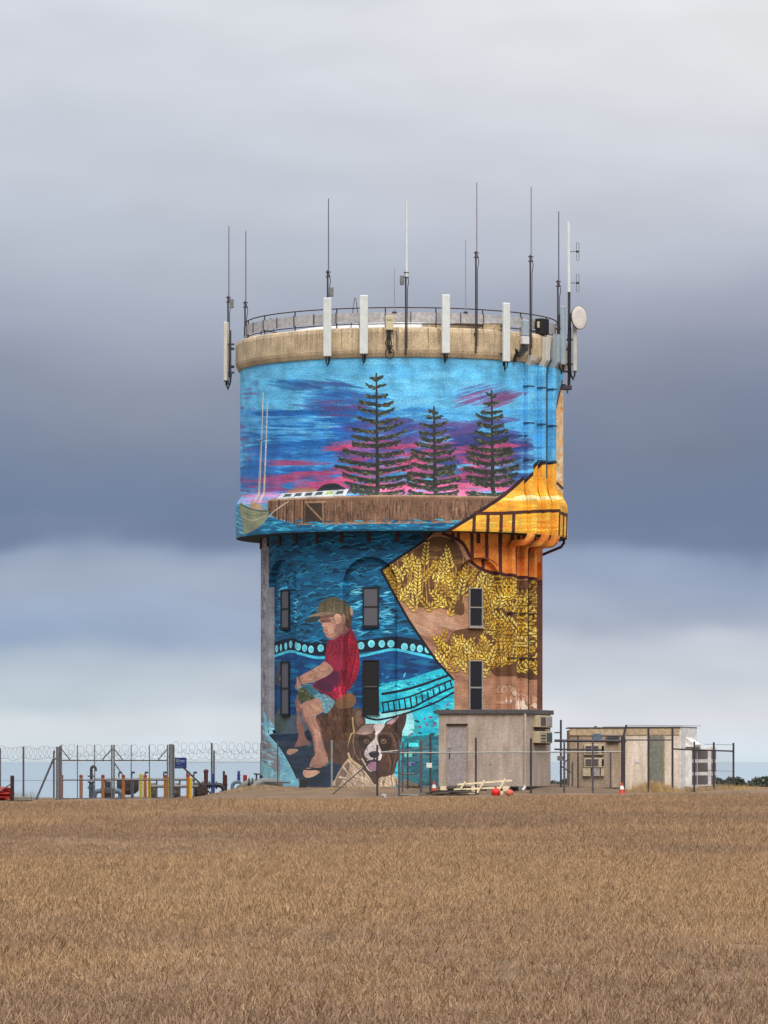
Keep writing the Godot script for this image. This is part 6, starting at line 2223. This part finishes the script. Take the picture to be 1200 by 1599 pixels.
func rough_stone(s: SurfaceTool, c: Vector3, r: Vector3, sd: int) -> void:
	var n := FastNoiseLite.new()
	n.seed = sd
	n.frequency = 0.9
	for i in 6:
		for k in 9:
			var q := []
			for e in [[i, k], [i, k + 1], [i + 1, k + 1], [i + 1, k]]:
				var la: float = -PI / 2.0 + PI * e[0] / 6.0
				var lo: float = TAU * (e[1] % 9) / 9.0
				var v := Vector3(cos(la) * sin(lo), sin(la), cos(la) * cos(lo))
				q.append(c + v * r * (1.0 + 0.45 * n.get_noise_3dv(v * 1.3)))
			if i == 0: q = [q[0], q[2], q[3]]
			face(s, q, q[0] + q[1] + q[2] - c * 3.0)

func make_yard() -> void:
	cone("traffic cone with white band beside the pebble-faced shed's left corner", 678, 1220, 145.0)
	cone("bright orange and white traffic cone at the corner fence post", 971.5, 1222, 143.4)
	# trestle of sawn timber
	var d := 143.5
	var p := on_ground(760, d)
	var t := thing("timber_frame", "pale sawn timber ladder frame leaning in front of the shed", "timber", p)
	var s: SurfaceTool
	for q in [[715, 1225, 800, 1218.5], [709, 1233, 796, 1229]]:
		s = st()
		beam(s, at(q[0], q[1], d) - p, at(q[2], q[3], d) - p, 0.05, 0.055)
		part(t, "rail", s, M.timber)
	for q in [[716, 1237, 727, 1220.5], [745.5, 1237.5, 757, 1218], [777, 1239, 789, 1215.5]]:
		s = st()
		beam(s, at(q[0], q[1], d - 0.06) - p, at(q[2], q[3], d - 0.06) - p, 0.075, 0.05)
		part(t, "rung", s, M.timber)
	for q in [[737, 0.16], [781, 0.14]]:
		s = st()
		bx(s, on_ground(q[0], d + 0.1) - p + Vector3(0, 0.05, 0), Vector3(0.22, 0.14, 0.16), 0.01)
		part(t, "block", s, M.timber)
	# pile of old planks
	d = 142.6
	p = on_ground(712, d)
	t = thing("plank_pile", "low pile of weathered planks in front of the shed", "timber", p)
	rng.seed = 61
	for k in 14:
		var x := rng.randf_range(672, 735)
		var c := on_ground(x, d + rng.randf_range(-0.4, 0.4)) - p + Vector3(0, rng.randf_range(0.05, 0.20), 0)
		var L := rng.randf_range(0.5, 1.3)
		var an := rng.randf_range(-0.25, 0.25)
		var dv := Vector3(cos(an), rng.randf_range(-0.04, 0.04), sin(an)) * L / 2.0
		s = st()
		beam(s, c - dv, c + dv, rng.randf_range(0.08, 0.16), rng.randf_range(0.03, 0.06))
		part(t, "plank", s, [M.timber_grey, M.timber_dark, M.timber_dark, M.timber_grey][k % 4])
	for q in [[648, 1248, 659, 1242], [657, 1248, 670, 1242]]:
		s = st()
		beam(s, at(q[0], q[1], d) - p, at(q[2], q[3], d + 0.5) - p, 0.13, 0.05)
		part(t, "plank", s, M.timber_white)
	# red floats
	for q in [[774.5, 0.155, "buoy_red", "bright red round float on the paddock's edge"], [796.0, 0.13, "buoy_faded", "faded pink round float right of the bright red one"]]:
		p = on_ground(q[0], 141.8)
		t = thing("float_ball", q[3], "float", p + Vector3(0, q[1] * 0.85, 0), "floats on the paddock's edge")
		var r: float = q[1]
		var prof := []
		for i in 13:
			var a := PI * i / 12.0
			prof.append(Vector2(maxf(r * sin(a), 0.0), r * 0.94 * cos(a)))
		s = st()
		lathe(s, Vector3.ZERO, prof, 20)
		part(t, "shell", s, M[q[2]])
		s = st()
		lathe(s, Vector3(0, r * 0.9, 0), [Vector2(0, 0.05), Vector2(0.025, 0.045), Vector2(0.03, 0.0)], 10)
		part(t, "lug", s, M.pipe_dark)
	# signs hanging on the wire by the tower door
	for q in [[670.5, 1195.0, 145.3, 0.19, 0.16, "sign_white", "small white sign on the dark fence post left of the shed"], [642.0, 1193.0, 149.0, 0.28, 0.13, "sign_lilac", "small blue and lilac sign on the turquoise wall"]]:
		t = thing("small_sign", q[6], "sign", at(q[0], q[1], q[2]))
		s = st()
		bx(s, Vector3(0, 0, 0.045), Vector3(q[3], q[4], 0.015), 0.003)
		part(t, "plate", s, M[q[5]])
		if q[5] == "sign_lilac":
			s = st()
			bx(s, Vector3(0.07, -0.01, 0.056), Vector3(0.12, 0.09, 0.006))
			part(t, "print", s, M.pipe_bright_blue)
		s = st()
		bx(s, Vector3(0, 0, 0.025), Vector3(0.04, q[4] * 0.6, 0.03))
		part(t, "clip", s, M.galv)
	# black box at the foot of the tower
	p = on_ground(473.5, 150.0)
	t = thing("cable_pit", "black cable pit box at the foot of the tower by the sandals", "box", p)
	s = st()
	box(s, Transform3D(Basis(Vector3.FORWARD, 0.12), Vector3(0, 0.12, 0)), Vector3(0.26, 0.34, 0.26), 0.02)
	part(t, "case", s, M.black_box)
	s = st()
	box(s, Transform3D(Basis(Vector3.FORWARD, 0.12), Vector3(0.035, 0.30, 0)), Vector3(0.30, 0.025, 0.29), 0.006)
	part(t, "lid", s, M.dark_steel)
	# left corner: brown post, red drum stack, slab
	p = on_ground(19.5, 143.5)
	t = thing("strainer_post", "stout brown strainer post with a brace at the left edge", "post", p)
	s = st()
	var ph := at(19.5, 1211, 143.5).y - p.y
	box(s, Transform3D(Basis(Vector3.UP, 0.5), Vector3(0, ph / 2.0 - 0.05, 0)), Vector3(0.105, ph + 0.1, 0.105), 0.012)
	part(t, "post", s, M.post_brown)
	s = st()
	bar(s, at(18, 1224, 143.5) - p, at(-14, 1244, 143.3) - p, 0.025, 8)
	part(t, "brace", s, M.galv_dark)
	p = on_ground(8, 145.6)
	t = thing("folded_tarpaulin", "bright red folded tarpaulin heap at the left edge", "tarpaulin", p)
	for k in 3:
		s = st()
		rough_stone(s, Vector3(-0.12 + 0.04 * k, 0.10 + 0.13 * k, 0.02 * k), Vector3(0.46 - 0.07 * k, 0.10, 0.30), 70 + k)
		part(t, "fold", s, M.tarp_red)
	p = on_ground(37, 145.0)
	t = thing("concrete_slab", "low grey concrete slab on the ground beside the red heap", "slab", p)
	s = st()
	bx(s, Vector3(0, 0.06, 0), Vector3(0.56, 0.14, 0.4), 0.02)
	part(t, "slab", s, M.concrete_grey)
	# stones
	for q in [[110, 144.5, 0.07, "rock", "small dark stone below the gate's left leaf"], [600, 142.2, 0.10, "frame_white", "pale stone below the swing gate"], [634, 148.5, 0.24, "rock", "brown boulder behind the swing gate's right post"], [648, 148.8, 0.16, "rock", "smaller brown boulder right of the large boulder"]]:
		p = on_ground(q[0], q[1])
		t = thing("stone", q[4], "stone", p, "stones along the fence")
		s = st()
		rough_stone(s, Vector3(0, q[2] * 0.35, 0), Vector3(q[2] * 1.2, q[2] * 0.8, q[2]), int(q[0]))
		part(t, "block", s, M[q[3]])

func tuft(t: Node3D, n: int, spread: Vector2, h0: float, h1: float, sd: int, tones: Array) -> void:
	var g := RandomNumberGenerator.new()
	g.seed = sd
	var s := st()
	for i in n:
		var p := Vector3(g.randfn(0, spread.x), 0, g.randfn(0, spread.y))
		var w0 := t.position + p
		p.y = gh(w0.x, w0.z) - t.position.y - 0.02
		var h := g.randf_range(h0, h1) * exp(-pow(p.x / (spread.x * 2.2), 2.0))
		var lean := Vector3(g.randfn(0, 0.30), 1, g.randfn(0, 0.30)) * h
		var c: Color = tones[g.randi() % tones.size()]
		c = c * g.randf_range(0.75, 1.2)
		c.a = 1.0
		s.set_color(c)
		var mid := p + lean * 0.55
		var tip := p + lean + Vector3(lean.x * 0.5, -0.05 * h, lean.z * 0.5)
		var w := g.randf_range(0.003, 0.006)
		var a := g.randf() * TAU
		for k in 3:
			var o1 := Vector3(cos(a + k * TAU / 3), 0, sin(a + k * TAU / 3)) * w
			var o2 := Vector3(cos(a + (k + 1) * TAU / 3), 0, sin(a + (k + 1) * TAU / 3)) * w
			face(s, [p + o1, p + o2, mid + o2 * 0.8, mid + o1 * 0.8], o1 + o2)
			face(s, [mid + o1 * 0.8, mid + o2 * 0.8, tip], o1 + o2)
	part(t, "grass_blades", s, M.dry_blades).set_meta("kind", "stuff")

func shrub(label: String, px: float, d: float, top: float, w: float, sd: int, y_off := -0.9) -> void:
	var p := at(px, HY, d)
	p.y = gh(p.x, p.z)
	var h := at(px, top, d).y - p.y
	var t := thing("scrub_bush", label, "bush", p, "dark scrub behind the paddock")
	var g := RandomNumberGenerator.new()
	g.seed = sd
	var s := st()
	for k in 5:
		var a := g.randf() * TAU
		tube(s, [Vector3(0, -0.1, 0), Vector3(sin(a) * w * 0.2, h * 0.35, cos(a) * w * 0.2), Vector3(sin(a) * w * 0.38, h * 0.75, cos(a) * w * 0.38)], [0.07, 0.05, 0.02], 6)
	part(t, "trunk", s, M.bark)
	s = st()
	var blobs := []
	for k in 16: blobs.append([Vector3(g.randfn(0, 0.36) * w, h * g.randf_range(0.35, 0.92), g.randfn(0, 0.3) * w), g.randf_range(0.22, 0.42) * w])
	for i in 4200:
		var b: Array = blobs[g.randi() % 16]
		var v: Vector3 = Vector3(g.randfn(), g.randfn(), g.randfn()).normalized() * b[1] * pow(g.randf(), 0.4)
		var c: Vector3 = b[0] + v * Vector3(1, 0.7, 1)
		if c.y > h: c.y = h - g.randf() * 0.1
		if c.y < 0.02: continue
		var u := Vector3(g.randfn(), g.randfn(), g.randfn()).normalized()
		var x := u.cross(Vector3(g.randfn(), g.randfn(), g.randfn())).normalized()
		var l := g.randf_range(0.06, 0.13)
		s.set_color(Color(0.045, 0.052, 0.032) * g.randf_range(0.6, 1.5))
		face(s, [c - u * l, c + x * l * 0.4, c + u * l, c - x * l * 0.4], x.cross(u))
	part(t, "crown", s, M.leaf)

func make_plants() -> void:
	var m := mat("dry_blades", Color(1, 1, 1), 0.85)
	m.vertex_color_use_as_albedo = true
	m = mat("leaf", Color(1, 1, 1), 0.7)
	m.vertex_color_use_as_albedo = true
	var gold := [Color(0.50, 0.34, 0.15), Color(0.42, 0.28, 0.13), Color(0.56, 0.40, 0.20)]
	var dull := [Color(0.36, 0.25, 0.14), Color(0.30, 0.20, 0.11), Color(0.42, 0.30, 0.17)]
	for q in [[1018, 146.5, 1600, 0.40, 0.30, 0.12, 0.55, gold, "tall golden dry grass at the pale hut's corner post"], [1040, 147.0, 700, 0.30, 0.3, 0.08, 0.36, gold, "golden dry grass in front of the grey door"], [1085, 147.5, 900, 0.6, 0.3, 0.08, 0.28, dull, "dull dry grass in front of the white hut end"], [1130, 149.0, 1300, 0.7, 0.35, 0.08, 0.34, gold, "dry grass round the rightmost fence posts"], [1170, 150.0, 700, 0.5, 0.3, 0.06, 0.22, dull, "sparse dry grass at the far right edge"], [760, 144.6, 500, 1.2, 0.12, 0.03, 0.12, dull, "low dry weeds along the pebble-faced shed's front"], [915, 148.6, 500, 0.6, 0.12, 0.04, 0.16, dull, "low dry weeds at the foot of the brown hut"], [460, 150.6, 500, 0.7, 0.15, 0.03, 0.12, dull, "low dry weeds at the painted sandals' feet"], [995, 145.5, 300, 0.3, 0.2, 0.05, 0.2, dull, "low dry grass right of the bright traffic cone"], [545, 148.0, 900, 0.8, 0.3, 0.04, 0.16, gold, "short golden weeds below the painted dog"], [400, 148.5, 1400, 0.9, 0.7, 0.04, 0.15, dull, "short dry weeds on the mound by the main pipe"], [36, 147.0, 160, 0.5, 0.2, 0.15, 0.5, [Color(0.30, 0.28, 0.24)], "thin grey weeds behind the concrete slab"]]:
		var t := thing("dry_grass", q[8], "grass", on_ground(q[0], q[1]))
		t.set_meta("kind", "stuff")
		tuft(t, q[2], Vector2(q[3], q[4]), q[5], q[6], int(q[0]), q[7])
	shrub("dark scrub bush at the right edge of the paddock", 1194, 205, 1214, 1.5, 1)
	shrub("dark scrub bush second from the right edge", 1172, 210, 1213, 1.5, 2)
	shrub("rounded dark scrub bush right of the last fence post", 1156, 208, 1214, 1.2, 3)
	shrub("dark scrub bush seen behind the last fence bay", 1136, 206, 1214, 1.4, 4)
	shrub("dark scrub bush left of the last fence bay beside the white hut", 1110, 200, 1215, 1.2, 5)
	shrub("low dark bush between the shed and the brown hut", 879, 185, 1217, 1.0, 6)

func _ready() -> void:
	var cam := Camera3D.new()
	cam.name = "camera"
	cam.projection = Camera3D.PROJECTION_FRUSTUM
	cam.near = 1.0
	cam.far = 80000.0
	cam.size = 1599.0 / F
	cam.frustum_offset = Vector2(0.0, (HY - 799.5) / F)
	cam.position = Vector3(0, EYE, D)
	add_child(cam)
	cam.current = true
	var e := Environment.new()
	e.background_mode = Environment.BG_SKY
	var sky := Sky.new()
	var pm := PanoramaSkyMaterial.new()
	pm.panorama = make_sky()
	sky.sky_material = pm
	e.sky = sky
	e.tonemap_mode = Environment.TONE_MAPPER_LINEAR
	e.tonemap_exposure = EXPOSURE
	e.sdfgi_enabled = true
	e.ssao_enabled = true
	e.ssil_enabled = true
	var we := WorldEnvironment.new()
	we.environment = e
	we.name = "environment"
	add_child(we)
	var sun := DirectionalLight3D.new()
	sun.name = "sun"
	sun.light_energy = 0.5
	sun.light_angular_distance = 40.0
	sun.light_color = Color(1.0, 0.97, 0.93)
	sun.shadow_enabled = true
	sun.rotation_degrees = Vector3(-42, 10, 0)
	add_child(sun)
	p_gain = 1.28
	make_materials()
	make_land()
	make_tower()
	make_sheds()
	make_fences()
	make_antennas()
	make_pumps()
	make_yard()
	make_plants()
	make_stubble()
